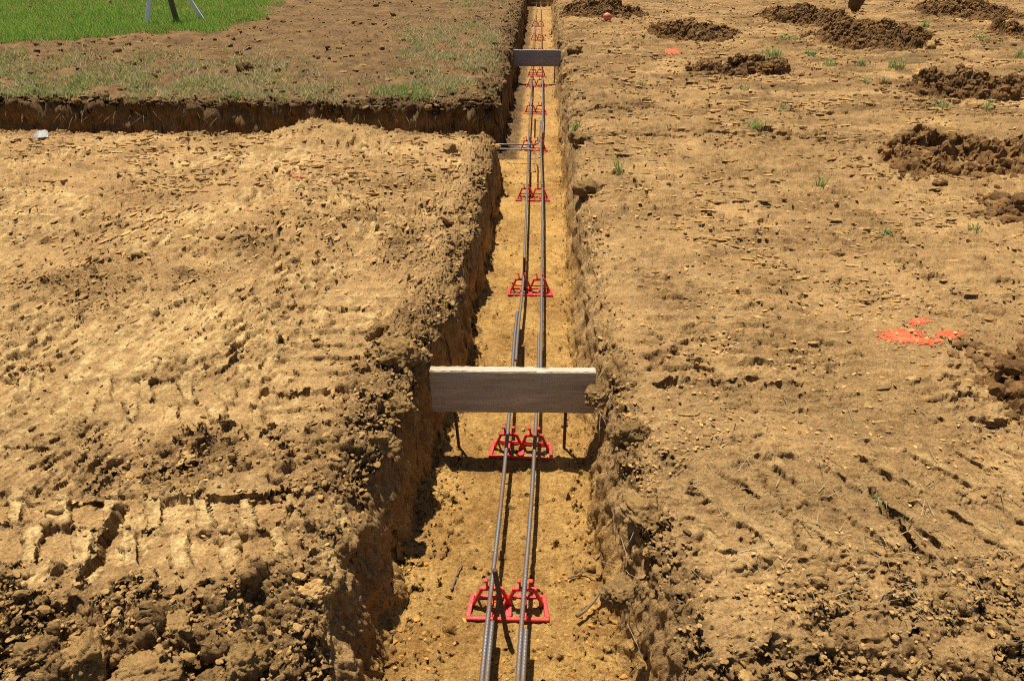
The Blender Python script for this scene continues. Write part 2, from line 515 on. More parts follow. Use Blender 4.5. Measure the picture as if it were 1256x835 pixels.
C_TAN1, C_TAN2 = (.265, .150, .058), (.475, .292, .115)
C_FRESH1, C_FRESH2 = (.195, .110, .041), (.40, .240, .092)
C_PALE = (.68, .48, .20)
C_SUB1, C_SUB2 = (.30, .155, .043), (.56, .335, .102)
C_TOP1, C_TOP2 = (.082, .045, .018), (.220, .128, .050)


def soil_ground():
    s = NT('bare_soil')
    pos = s.new('ShaderNodeNewGeometry').outputs['Position']
    at = s.new('ShaderNodeAttribute', attribute_name='mask')
    sep = s.new('ShaderNodeSeparateColor'); s.l.new(at.outputs['Color'], sep.inputs[0])
    fresh, pale, top = sep.outputs[0], sep.outputs[1], sep.outputs[2]; sub = at.outputs['Alpha']
    n1 = s.noise(3.2, 8, .62, pos); n2 = s.noise(22, 6, .65, pos); n3 = s.noise(120, 5, .7, pos); n4 = s.noise(420, 3, .6, pos)
    mixn = s.math('ADD', s.math('MULTIPLY', n1, .55), s.math('MULTIPLY', n2, .45))
    f = s.rng(mixn, .38, .64)
    c = s.mix(f, C_TAN1, C_TAN2)
    pf = s.math('MULTIPLY', pale, s.rng(n2, .38, .66), True)
    c = s.mix(pf, c, C_PALE)
    c = s.mix(s.math('MULTIPLY', fresh, .85), c, s.mix(s.rng(n2, .35, .68), C_FRESH1, C_FRESH2))
    c = s.mix(top, c, s.mix(s.rng(mixn, .40, .62), C_TOP1, C_TOP2))
    c = s.mix(sub, c, s.mix(s.rng(mixn, .40, .60), C_SUB1, C_SUB2))
    sp = s.rng(n3, .32, .68, .58, 1.32)  # grain tone speckle, with micro-shadow of the fine hollows put into the colour
    spc = s.new('ShaderNodeCombineColor')
    for i in range(3): s.l.new(sp, spc.inputs[i])
    c = s.mix(1.0, c, spc.outputs[0], 'MULTIPLY')
    fl = s.rng(n4, .60, .72)
    c = s.mix(s.math('MULTIPLY', fl, .30), c, (.62, .47, .27))
    vor = s.new('ShaderNodeTexVoronoi'); vor.inputs['Scale'].default_value = 95; s.l.new(pos, vor.inputs['Vector'])
    fine = s.math('ADD', .45, s.math('MULTIPLY', s.math('MAXIMUM', fresh, sub), .55))
    h = s.math('MULTIPLY', s.math('ADD', s.math('MULTIPLY', n3, 1.0), s.math('MULTIPLY', vor.outputs['Distance'], -.35)), fine)
    nb = s.bump(h, .013, 1.0)
    nb = s.bump(n4, .003, .7, nb)
    s.b.inputs['Specular IOR Level'].default_value = .12
    return s.done(c, .93, nb)


def soil_loose(name, c1, c2, use_attr=False, bumpd=.008):
    s = NT(name)
    pos = s.new('ShaderNodeNewGeometry').outputs['Position']
    n1 = s.noise(9, 7, .65, pos); n2 = s.noise(60, 6, .7, pos); n3 = s.noise(300, 3, .6, pos)
    m = s.math('ADD', s.math('MULTIPLY', n1, .5), s.math('MULTIPLY', n2, .5))
    c = s.mix(s.rng(m, .38, .62), c1, c2)
    if use_attr:
        at = s.new('ShaderNodeAttribute', attribute_name='tint')
        c = s.mix(1.0, c, at.outputs['Color'], 'MULTIPLY')
    nb = s.bump(n2, bumpd, .9); nb = s.bump(n3, .003, .7, nb)
    s.b.inputs['Specular IOR Level'].default_value = .12
    return s.done(c, .94, nb)


def rebar_mat():
    s = NT('weathered_steel')
    tc = s.new('ShaderNodeNewGeometry').outputs['Position']
    n1 = s.noise(7, 6, .6, tc); n2 = s.noise(160, 4, .7, tc)
    f = s.rng(s.math('ADD', s.math('MULTIPLY', n1, .7), s.math('MULTIPLY', n2, .3)), .42, .60)
    c = s.mix(f, (.15, .15, .15), (.17, .105, .06))
    r = s.rng(f, 0, 1, .42, .75)
    nb = s.bump(n2, .0008, .6)
    return s.done(c, r, nb, Metallic=.35)


def rust_mat():
    s = NT('rusty_steel')
    tc = s.new('ShaderNodeNewGeometry').outputs['Position']
    n1 = s.noise(45, 6, .7, tc)
    c = s.mix(s.rng(n1, .35, .65), (.055, .032, .022), (.17, .085, .045))
    return s.done(c, .8, s.bump(n1, .001, .6), Metallic=.2)


def plastic_mat():
    s = NT('red_plastic')
    tc = s.new('ShaderNodeNewGeometry').outputs['Position']
    n1 = s.noise(30, 5, .65, tc); n2 = s.noise(200, 3, .6, tc)
    c = s.mix(s.rng(n1, .35, .7), (.66, .018, .022), (.50, .020, .020))
    c = s.mix(s.rng(n2, .52, .72, 0, .55), c, (.45, .25, .11))
    return s.done(c, s.rng(n1, .3, .7, .35, .6), s.bump(n2, .0004, .4))


def wood_mat(name, a, b, dirt):
    s = NT(name)
    tc = s.new('ShaderNodeTexCoord').outputs['Object']
    mp = s.new('ShaderNodeMapping'); mp.inputs['Scale'].default_value = (1.1, 7, 15); s.l.new(tc, mp.inputs['Vector'])
    n0 = s.noise(1.5, 7, .62, mp.outputs[0], 1.6)
    mp2 = s.new('ShaderNodeMapping'); mp2.inputs['Scale'].default_value = (6, 90, 160); s.l.new(tc, mp2.inputs['Vector'])
    n2 = s.noise(1.6, 5, .7, mp2.outputs[0])
    n3 = s.noise(9, 6, .7, tc)
    c = s.mix(s.rng(n0, .36, .64), a, b)
    mpd = s.new('ShaderNodeMapping'); mpd.inputs['Scale'].default_value = (14, 14, 22); s.l.new(tc, mpd.inputs['Vector'])
    nd_ = s.noise(1.0, 6, .75, mpd.outputs[0])
    c = s.mix(s.rng(n2, .40, .75, 0, .55), c, (a[0] * .55, a[1] * .52, a[2] * .48))
    c = s.mix(s.rng(n3, .52, .70, 0, .6), c, dirt)
    c = s.mix(s.rng(nd_, .60, .70, 0, .75), c, (.30, .19, .085))
    # knots
    vor = s.new('ShaderNodeTexVoronoi'); vor.inputs['Scale'].default_value = 1.0
    mp3 = s.new('ShaderNodeMapping'); mp3.inputs['Scale'].default_value = (5, 5, 9); s.l.new(tc, mp3.inputs['Vector']); s.l.new(mp3.outputs[0], vor.inputs['Vector'])
    kn = s.rng(vor.outputs['Distance'], .05, .12, .75, 0)
    c = s.mix(kn, c, (.10, .06, .035))
    return s.done(c, .85, s.bump(n2, .0015, .6))


def simple(name, col, rough=.6, metal=0., nscale=40, var=.25, bump=.0008):
    s = NT(name)
    tc = s.new('ShaderNodeNewGeometry').outputs['Position']
    n = s.noise(nscale, 5, .6, tc)
    c = s.mix(s.rng(n, .3, .7), tuple(v * (1 - var) for v in col), tuple(min(1, v * (1 + var)) for v in col))
    return s.done(c, rough, s.bump(n, bump, .4), Metallic=metal)


def blade_mat(name):
    s = NT(name)
    at = s.new('ShaderNodeAttribute', attribute_name='tint')
    s.done(at.outputs['Color'], .55)
    s.b.inputs['Specular IOR Level'].default_value = .3
    tr = s.new('ShaderNodeBsdfTranslucent'); s.l.new(at.outputs['Color'], tr.inputs['Color'])
    mx = s.new('ShaderNodeMixShader'); mx.inputs[0].default_value = .42
    out = s.n['Material Output']
    s.l.new(s.b.outputs[0], mx.inputs[1]); s.l.new(tr.outputs[0], mx.inputs[2]); s.l.new(mx.outputs[0], out.inputs[0])
    return s.m


M_GROUND = soil_ground()
M_HEAP = soil_loose('freshly_dug_soil', (.105, .052, .018), (.275, .150, .054), True, .016)
M_CRUMB = soil_loose('soil_crumb', (.24, .134, .047), (.46, .285, .108), True)
M_REBAR, M_RUST, M_RED = rebar_mat(), rust_mat(), plastic_mat()
M_WOOD = wood_mat('dusty_lumber', (.36, .290, .195), (.56, .475, .35), (.40, .29, .155))
M_WOODG = wood_mat('grey_lumber', (.24, .23, .215), (.34, .33, .31), (.28, .23, .17))
M_ALU = simple('bare_aluminium', (.82, .83, .84), .45, .05, 60, .06)
M_OLIVE = simple('dark_painted_metal', (.095, .10, .06), .5, .0, 60, .2)
M_STEELTIP = simple('worn_steel_tip', (.35, .25, .12), .55, .5, 80, .3)
def paint_mat():
    s = NT('orange_marking_paint')
    pos = s.new('ShaderNodeNewGeometry').outputs['Position']
    n1 = s.noise(150, 5, .75, pos); n2 = s.noise(28, 4, .6, pos)
    f = s.rng(s.math('ADD', s.math('MULTIPLY', n1, .6), s.math('MULTIPLY', n2, .4)), .40, .56)
    return s.done(s.mix(f, (.40, .19, .07), (.76, .062, .013)), .85, s.bump(n1, .006, .9))
M_ORANGE = paint_mat()
M_PINK = simple('red_plastic_film', (.78, .10, .09), .5, 0, 60, .15)
M_WHITE = simple('dirty_white_plastic', (.27, .26, .23), .6, 0, 50, .2)
M_TERRA = simple('orange_plastic', (.62, .16, .07), .5, 0, 40, .2)
M_ROOT = simple('dead_root', (.17, .105, .055), .85, 0, 80, .35)
M_BLADE = blade_mat('grass_blade')

# ------------------------------------------------------------------ spoil heaps: survey first (bowls sink the ground)
HEAPS = [  # centre px, half-width px, half-depth m, height m, bowl, label
    ((848, 42), 58, .62, .17, 0, 'dark crumbly spoil heap near the small orange paint spot'),
    ((905, 88), 60, .28, .12, 1, 'low oval rim of dug soil around a shallow pit beside a tall grass tuft'),
    ((985, 24), 58, .9, .20, 0, 'dark heap adjoining the left rear of the largest spoil heap'),
    ((1068, 50), 78, .8, .26, 0, 'largest dark spoil heap, topped by an upright slab of soil'),
    ((1180, 16), 62, .9, .20, 0, 'far dark spoil heap right of the heap with the upright slab'),
    ((1262, 42), 52, .6, .20, 0, 'dark spoil heap cut by the right photo edge, behind the farther open bowl'),
    ((1190, 112), 84, .40, .17, 1, 'ring of brown clods round a bowl, pale flat clod on its left lip'),
    ((1180, 198), 100, .40, .17, 1, 'widest ring of brown clods round a bowl, nearest of the two open bowls'),
    ((1262, 262), 52, .22, .14, 0, 'low brown spoil heap at the right photo edge in front of the widest clod ring'),
    ((1275, 478), 62, .22, .15, 0, 'nearest brown spoil heap, at the right photo edge beyond the orange paint'),
    ((738, 17), 52, .7, .22, 0, 'dark spoil heap touching the right side of the far trench end'),
]
for c, hw, hd, h, bowl, lab in HEAPS:
    if bowl:
        gx, gy = P(c[0] - hw * .2, c[1]); BOWLS.append((gx, gy, hd * .7, .10))

# ------------------------------------------------------------------ ground mesh
def row_positions():
    ys = [-60, -20, -8, -4, -2, -1, -.5, 0, .2, .4, .55]
    y = .65
    walls = (5.66, 6.50)
    while y < 19.2:
        ys.append(y)
        st = min((y * y + 2.25) / 1110 * 1.0, .026)
        for w in walls:
            if abs(y - w) < .11: st = min(st, .007)
            elif abs(y - w) < .2: st = min(st, .014)
        y += st
    while y < 400:
        ys.append(y); y = y * 1.12 + .1
    return np.array(ys)


YS = row_positions()


def cols_for(y):
    zc = .8625 * np.clip(y, .65, 20) + .759
    scale = np.maximum(1, y / 20)
    xl = -(669 / 907 * zc * 1.12 + .70) * scale
    xr = (587 / 907 * zc * 1.12 + .75) * scale
    return xl, xr


CORR = np.concatenate([np.arange(-.95, -.60, .007), np.arange(-.60, -.28, .0030), np.arange(-.28, .13, .0072),
                       np.arange(.13, .38, .0030), np.arange(.38, .92, .0068)])
NL, NR = 350, 380
XLs, XRs = cols_for(YS)
fl = np.linspace(0, 1, NL, endpoint=False); fr = np.linspace(0, 1, NR + 1)[1:]
Xg = np.concatenate([XLs[:, None] + (CORR[0] - XLs)[:, None] * fl[None, :], np.repeat(CORR[None, :], len(YS), 0),
                     CORR[-1] + (XRs - CORR[-1])[:, None] * fr[None, :]], 1)
ext = np.array([60, 25, 10, 4, 1.5, .2])
Xg = np.concatenate([Xg[:, :1] - ext[None, :] * np.maximum(1, YS / 20)[:, None], Xg, Xg[:, -1:] + ext[::-1][None, :] * np.maximum(1, YS / 20)[:, None]], 1)
Yg = np.repeat(YS[:, None], Xg.shape[1], 1)
Zg, MK = ground(Xg, Yg)
for sl_ in (np.s_[:, :6], np.s_[:, -6:]):
    Zg[sl_] = ground(Xg[sl_], Yg[sl_], False)[0]
# extra crumble pushed along the surface normal, so steep walls get overhangs and hollows
def normals(X, Y, Z):
    du = np.stack([np.gradient(A, axis=1) for A in (X, Y, Z)], -1)
    dv = np.stack([np.gradient(A, axis=0) for A in (X, Y, Z)], -1)
    n = np.cross(du, dv)
    return n / (np.linalg.norm(n, axis=-1)[..., None] + 1e-12)
N = normals(Xg, Yg, Zg)
steep = sst(.90, .55, N[..., 2])
sel = (steep > .02) & (Yg > .4) & (Yg < 20)
xs, ys_, zs = Xg[sel], Yg[sel], Zg[sel]
lw = 1 + 1.3 * sst(6.2, 6.4, ys_) * sst(-.3, -.5, xs)
dsp = lw * .030 * fbm3(xs * 9, ys_ * 9, zs * 9, 3, 50) + (lw - 1) * .05 * fbm3(xs * 4, ys_ * 4, zs * 7, 2, 52) - .022 * np.abs(fbm3(xs * 26, ys_ * 26, zs * 26, 3, 54)) + .006 * fbm3(xs * 80, ys_ * 80, zs * 80, 2, 57)
disp = np.zeros_like(Zg); disp[sel] = dsp * steep[sel]
VX, VY, VZ = Xg + N[..., 0] * disp, Yg + N[..., 1] * disp, Zg + N[..., 2] * disp
nr, nc = Xg.shape
# freshly cut walls: topsoil above, ochre clay below
lawnwall = sst(6.1, 6.3, Yg) * sst(-.1, -.25, Xg)
wallz = sst(-.18, -.31, VZ + .05 * fbm(Xg * 4, Yg * 4, 3, 60) + .22 * lawnwall)
sub = MK['sub'] * np.maximum(wallz, 0)
fresh = np.maximum(MK['fresh'], MK['k'] * (1 - wallz) * .9)
topw = np.maximum(MK['top'], MK['k'] * (1 - wallz) * lawnwall)
fresh = np.maximum(fresh, MK['k'] * .75 * sst(4.5, 10, Yg)); sub = sub * (1 - .55 * sst(5, 10, Yg))
mask = np.stack([fresh, MK['pale'], np.clip(topw, 0, 1), np.clip(sub, 0, 1)], -1)
V = np.stack([VX, VY, VZ], -1).reshape(-1, 3)
ii = np.arange(nr - 1)[:, None] * nc; jj = np.arange(nc - 1)[None, :]
Q = np.stack([ii + jj, ii + jj + 1, ii + nc + jj + 1, ii + nc + jj], -1)
gm = mesh_np('ground', V, Q.reshape(-1, 4), True)
vcol(gm, 'mask', mask.reshape(-1, 4))
g = link('ground', gm, M_GROUND); tag(g, 'bare tan clay ground cut by a straight footing trench', kind='structure')


def gz(x, y):
    return float(ground(np.array([x], float), np.array([y], float))[0][0])


# ------------------------------------------------------------------ orange paint sprayed on the ground
PXg, PYg = proj(Xg, Yg, Zg)
def paint(name, blobs, label, thr=.42):
    m = np.zeros_like(Zg)
    for cx, cy, rx, ry in blobs:
        m = np.maximum(m, 1.2 - (((PXg - cx) / rx) ** 2 + ((PYg - cy) / ry) ** 2))
    near = m > 0
    nz = np.zeros_like(Zg)
    nz[near] = .35 * fbm(Xg[near] * 14, Yg[near] * 14, 4, 70) + .60 * noise2(Xg[near] * 110, Yg[near] * 110, 73)
    on = (m + nz * 1.6 > thr) & near & (Yg > .5)
    f = on[:-1, :-1]
    q = Q[f]
    idx, inv = np.unique(q, return_inverse=True)
    nn = N.reshape(-1, 3)[idx]
    o = link(name, mesh_np(name, V[idx] + nn * .0025, inv.reshape(-1, 4), True), M_ORANGE)
    tag(o, label, 'paint mark', 'orange paint marks on the ground')
paint('paint_mark', [(1106, 413, 30, 9), (1128, 395, 15, 5), (1164, 411, 17, 5.5), (1137, 420, 22, 4)], 'broken orange ring of spray paint on bare ground at right, the larger near mark', .35)
paint('paint_mark', [(825, 64, 9, 3.4)], 'small far orange spray paint spot between the trench and the spoil heaps', .3)

# ------------------------------------------------------------------ clods
def ico(sub):
    import bmesh
    bm = bmesh.new(); bmesh.ops.create_icosphere(bm, subdivisions=sub, radius=1)
    bm.verts.ensure_lookup_table()
    v = np.array([p.co[:] for p in bm.verts]); f = np.array([[q.index for q in fc.verts] for fc in bm.faces]); bm.free()
    return v, f
ICO1, ICO2, ICO3, ICO4, ICO5 = ico(1), ico(2), ico(3), ico(4), ico(5)


def clod_shape(base, seed, rough=.35, facets=7):
    v, f = base
    rg = np.random.default_rng(seed)
    r = np.ones(len(v))
    for _ in range(facets):                      # broken faces: cut by planes
        n = rg.normal(size=3); n /= np.linalg.norm(n); dd = .55 + .3 * rg.random()
        k = v @ n
        r = np.where(k > dd / np.maximum(r, 1e-3), np.minimum(r, dd / np.maximum(k, 1e-3)), r)
    r = r * (1 + rough * fbm3(v[:, 0] * 1.6 + seed, v[:, 1] * 1.6, v[:, 2] * 1.6, 3, seed % 50) + rough * .35 * fbm3(v[:, 0] * 6, v[:, 1] * 6 + seed, v[:, 2] * 6, 2, seed % 40))
    return v * r[:, None], f


def scatter_mesh(px, py, pz, rad, squash, base_list, tints, seed, ang=None, slim=None):
    rg = np.random.default_rng(seed)
    Vs, Fs, Ts = [], [], []; n = 0
    which = rg.integers(0, len(base_list), len(px))
    for b, (bv, bf) in enumerate(base_list):
        k = np.where(which == b)[0]
        if not len(k): continue
        m = len(k)
        a = rg.random(m) * 6.283 if ang is None else ang[k]; ca, sa_ = np.cos(a), np.sin(a)
        s1 = (.8 + .6 * rg.random(m)) * rad[k]; s2 = (.6 + .4 * rg.random(m)) * rad[k]; s3 = squash[k] * rad[k]
        if slim is not None: s2 = s1 * slim[k]
        v = bv[None] * np.stack([s1, s2, s3], -1)[:, None, :]
        tl = rg.normal(0, .25 if slim is None else .08, m)
        X = v[..., 0] * ca[:, None] - v[..., 1] * sa_[:, None]; Y = v[..., 0] * sa_[:, None] + v[..., 1] * ca[:, None]
        Z = v[..., 2] + X * tl[:, None] * .5
        Vs.append(np.stack([X + px[k][:, None], Y + py[k][:, None], Z + pz[k][:, None]], -1).reshape(-1, 3))
        Fs.append((bf[None] + (np.arange(m) * len(bv))[:, None, None] + n).reshape(-1, 3))
        Ts.append(np.repeat(tints[k], len(bv), 0)); n += m * len(bv)
    return np.concatenate(Vs), np.concatenate(Fs), np.concatenate(Ts)


def tints_for(n, rg, lo=.7, hi=1.25):
    t = lo + (hi - lo) * rg.random(n)
    return np.stack([t, t * (1 + .015 * rg.normal(size=n)), t * (1 + .035 * rg.normal(size=n)), np.ones(n)], -1)


SMALL = [clod_shape(ICO1, 100 + i, .25, 5) for i in range(6)]
MED = [clod_shape(ICO2, 200 + i, .3, 7) for i in range(8)]
FLAKE = [clod_shape(ICO1, 260 + i, .45, 4) for i in range(8)]
rg = np.random.default_rng(21)
def sample(n, y0, y1, power):
    u = rg.random(n)
    y = y0 + (y1 - y0) * u ** power
    xl, xr = cols_for(y)
    x = xl * .95 + (xr - xl) * .95 * rg.random(n)
    return x, y
allV, allF, allT = [], [], []; nv = 0
for (n, y0, y1, pw, r0, r1, ex, bases, keepb) in ((60000, .8, 4.5, 1.3, .0026, .009, 2.6, SMALL, .08), (22000, .8, 5.2, 1.3, .005, .017, 3.2, MED, .03),
                                                  (30000, 3.5, 17, 1.2, .006, .020, 2.4, SMALL, .14), (9000, 3.5, 17, 1.2, .012, .040, 3.4, MED, .06),
                                                  (90000, 1.25, 15, 1.35, .004, .036, 2.6, FLAKE, .7), (16000, 6.4, 16, 1.3, .010, .050, 3.4, MED, .16)):
    x, y = sample(n, y0, y1, pw)
    z, mk = ground(x, y)
    keep = rg.random(n) < np.clip(mk['crumb'] * .8 + keepb * (.3 + fbm(x * 3, y * 3, 3, 77).clip(0, 1) * 1.6) + .12 * mk['sub'], 0, 1)
    keep &= ~((mk['k'] > .05) & (mk['k'] < .98))
    keep &= ~((mk['sub'] > .5) & (x > -.28) & (x < .08) & (rg.random(n) < .5))
    if bases is FLAKE: keep &= (mk['sub'] < .1) & (mk['top'] < .1) & ((x > .3) | (rg.random(n) < .35)) & (fbm(x * 2.2, y * 2.2, 3, 78) > -.1)
    x, y, z = x[keep], y[keep], z[keep]; fr_ = mk['crumb'][keep]; sb_ = mk['sub'][keep]; tp_ = mk['top'][keep]
    m = len(x)
    rad = r0 + (r1 - r0) * rg.random(m) ** ex
    rad = np.where(sb_ > .5, np.minimum(rad, .010), rad)
    sq = np.where(rg.random(m) < .45, .30, .75)
    if bases is FLAKE: sq = .25 + .35 * rg.random(m) ** 2; rad = np.minimum(rad, .003 + .0026 * y)
    t = tints_for(m, rg, .70, 1.25)
    flat = (sq < .5) & (fr_ < .4)
    t[flat, :3] *= 1.35
    t[:, :3] *= np.where(tp_ > .5, .5, 1)[:, None]
    t[sb_ > .5, :3] *= np.array([1.25, 1.0, .62])
    rad = np.where((x > .35) & (fr_ < .4) & (bases is not FLAKE), rad * .72, rad)
    t[:, :3] *= np.where((fr_ < .3) & (rg.random(m) < .18), .62, 1)[:, None]
    v, f, tt = scatter_mesh(x, y, z + rad * sq * (.9 if bases is FLAKE else .35), rad, sq, bases, t, int(rg.integers(1e6)))
    allV.append(v); allF.append(f + nv); allT.append(tt); nv += len(v)
# crusts of clay squeezed up by the cleats: long low slabs lying across the right-hand ground, along the smear on the left
for side, n in ((1, 25000), (-1, 10500)):
    y = 2.0 + (13.5 if side > 0 else 3.5) * rg.random(n) ** (1.25 if side > 0 else 1.0)
    xl, xr = cols_for(y)
    x = .30 + (xr * .97 - .30) * rg.random(n) if side > 0 else xl * .97 + (-.50 - xl * .97) * rg.random(n)
    snap = rg.random(n) < np.where(y < 3.4, .12, .55 if side > 0 else .3)
    y = np.where(snap, np.round(y / .145) * .145 + .05 * fbm(x * 1.5, y * 1.5, 2, 79) + rg.normal(0, .010, n), y)
    z, mk = ground(x, y)
    keep = (rg.random(n) < np.clip(.34 + 1.2 * fbm(x * 1.6, y * 1.4, 3, 81), .05, 1) * sst(1.6, 3.6, y)) & (mk['sub'] < .05) & (mk['lawn'] < .1) & (mk['crumb'] < .7)
    keep &= np.hypot(x - PAINT0[0], (y - PAINT0[1]) * 1.2) > .2
    x, y, z = x[keep], y[keep], z[keep]; m = len(x)
    L = (.008 + .042 * rg.random(m) ** 2.6) * np.clip(.22 + y / 6, .4, 1.25)
    hgt_ = (.0035 + .0075 * rg.random(m) ** 1.6) * np.clip(.25 + y / 5.5, .45, 1.5)
    an = rg.normal(0, .24, m) if side > 0 else np.where(y < 4.2, math.atan2(SDIR[1], SDIR[0]) + rg.normal(0, .25, m), rg.normal(.15, .3, m))
    t = tints_for(m, rg, .75, 1.45)
    v, f, tt = scatter_mesh(x, y, z + hgt_ * .25, L, hgt_ / L, FLAKE + SMALL, t, 909 + side, an, .16 + .22 * rg.random(m))
    allV.append(v); allF.append(f + nv); allT.append(tt); nv += len(v)
me = mesh_np('loose_soil', np.concatenate(allV), np.concatenate(allF), False)
vcol(me, 'tint', np.concatenate(allT))
tag(link('loose_soil', me, M_CRUMB), 'loose crumbs and flakes of dry clay scattered over the bare ground', 'soil', kind='stuff')

# big clods one can point at
CLODS = [  # px, py, radius m, squash, tint, label
    ((112, 792), .072, .8, 1.0, 'smooth block of tan clay at the lower left corner, left of the flat block'),
    ((170, 815), .085, .55, .95, 'wide flat block of clay at the bottom edge of the lower left'),
    ((255, 812), .050, .8, .75, 'dark rough clod at the bottom edge, right of the wide flat block'),
    ((300, 800), .060, .8, .8, 'brown rough clod amid the bottom left clods, beside the dark hollow'),
    ((382, 722), .046, .6, 1.5, 'pale angular clay slab on the crumbling left bank, nearest the camera'),
    ((308, 722), .024, .6, 1.35, 'small pale rounded clod left of the angular clay slab'),
    ((215, 765), .046, .7, .9, 'squarish clod perched above the bottom left blocks'),
    ((40, 795), .045, .8, .85, 'clod with a rough face in the extreme bottom left'),
    ((463, 417), .048, .95, .85, 'dark pointed clod on the left trench lip beyond the plank'),
    ((497, 452), .085, .85, .8, 'large crumbly clod on the left trench lip touching the near plank end'),
    ((492, 500), .070, .8, .85, 'rounded crumbly clod on the left lip in front of the near plank end'),
    ((470, 545), .060, .75, .85, 'crumbly clod low on the left trench lip in front of the plank'),
    ((736, 475), .055, .7, .8, 'dark rooty clod lying over the right end of the near plank'),
    ((770, 528), .055, .9, .7, 'dark clod on the right trench lip, below the near plank'),
    ((790, 612), .075, .6, .85, 'broad clod on the right trench lip, nearer than the other right lip clods'),
    ((760, 715), .05, .8, .8, 'rounded clod on the right trench side level with the nearest red chair'),
    ((165, 343), .040, .6, .62, 'dark clod in the middle of the crumb patch on the left pad'),
    ((237, 336), .036, .6, .62, 'dark clod at the right end of the crumb patch on the left pad'),
    ((168, 315), .030, .6, .62, 'lone dark clod above the crumb patch on the left pad'),
    ((553, 190), .055, .8, .95, 'dark lump near the far corner of the left pad'),
    ((708, 170), .085, .8, .62, 'dark sod lump on the right trench lip beyond the cross bars'),
    ((722, 228), .095, .6, .62, 'dark hollow sod lump on the right trench lip nearer than the cross bars'),
    ((705, 66), .10, .8, .62, 'dark sod lump on the right lip beside the far plank'),
    ((302, 93), .11, .7, .38, 'black clod alone on the brown topsoil below the tripod'),
    ((1112, 203), .07, .6, 1.0, 'flat tan clod at the left foot of the widest clod ring'),
    ((1128, 98), .12, .6, 1.3, 'pale flat clod on the left lip of the farther open bowl'),
    ((1048, 15), .12, 1.9, .42, 'upright dark slab of soil standing on the largest spoil heap'),
]
M_CLOD = soil_loose('clod_clay', (.23, .130, .046), (.45, .275, .102), True, .014)
for i, ((px, py), r, sq, tn, lab) in enumerate(CLODS):
    x, y = P(px, py)
    base = ICO5 if y < 3 else ICO4
    v, f = clod_shape(base, 300 + i * 7, .34, 9)
    v = v * (1 + .13 * np.abs(fbm3(v[:, 0] * 5 + i, v[:, 1] * 5, v[:, 2] * 5, 2, 7)) + .11 * fbm3(v[:, 0] * 11, v[:, 1] * 11 + i, v[:, 2] * 11, 3, 9))[:, None]
    v = v * np.array([1.0, .8, sq]) * r
    a = random.random() * 6.28 if i not in (1, 26) else .15
    v = v @ np.array(Matrix.Rotation(a, 3, 'Z')).T
    me = mesh_np('dirt_clod', v, f, True)
    vcol(me, 'tint', np.tile([tn, tn, tn, 1], (len(v), 1)))
    zz = gz(x, y)
    if zz < -.15:
        zz = -.05
    o = link('dirt_clod', me, M_CLOD); o.location = (x, y, zz + (r * sq * .30 if i != 26 else .22))
    tag(o, lab, 'clod', 'clods lying on the ground')

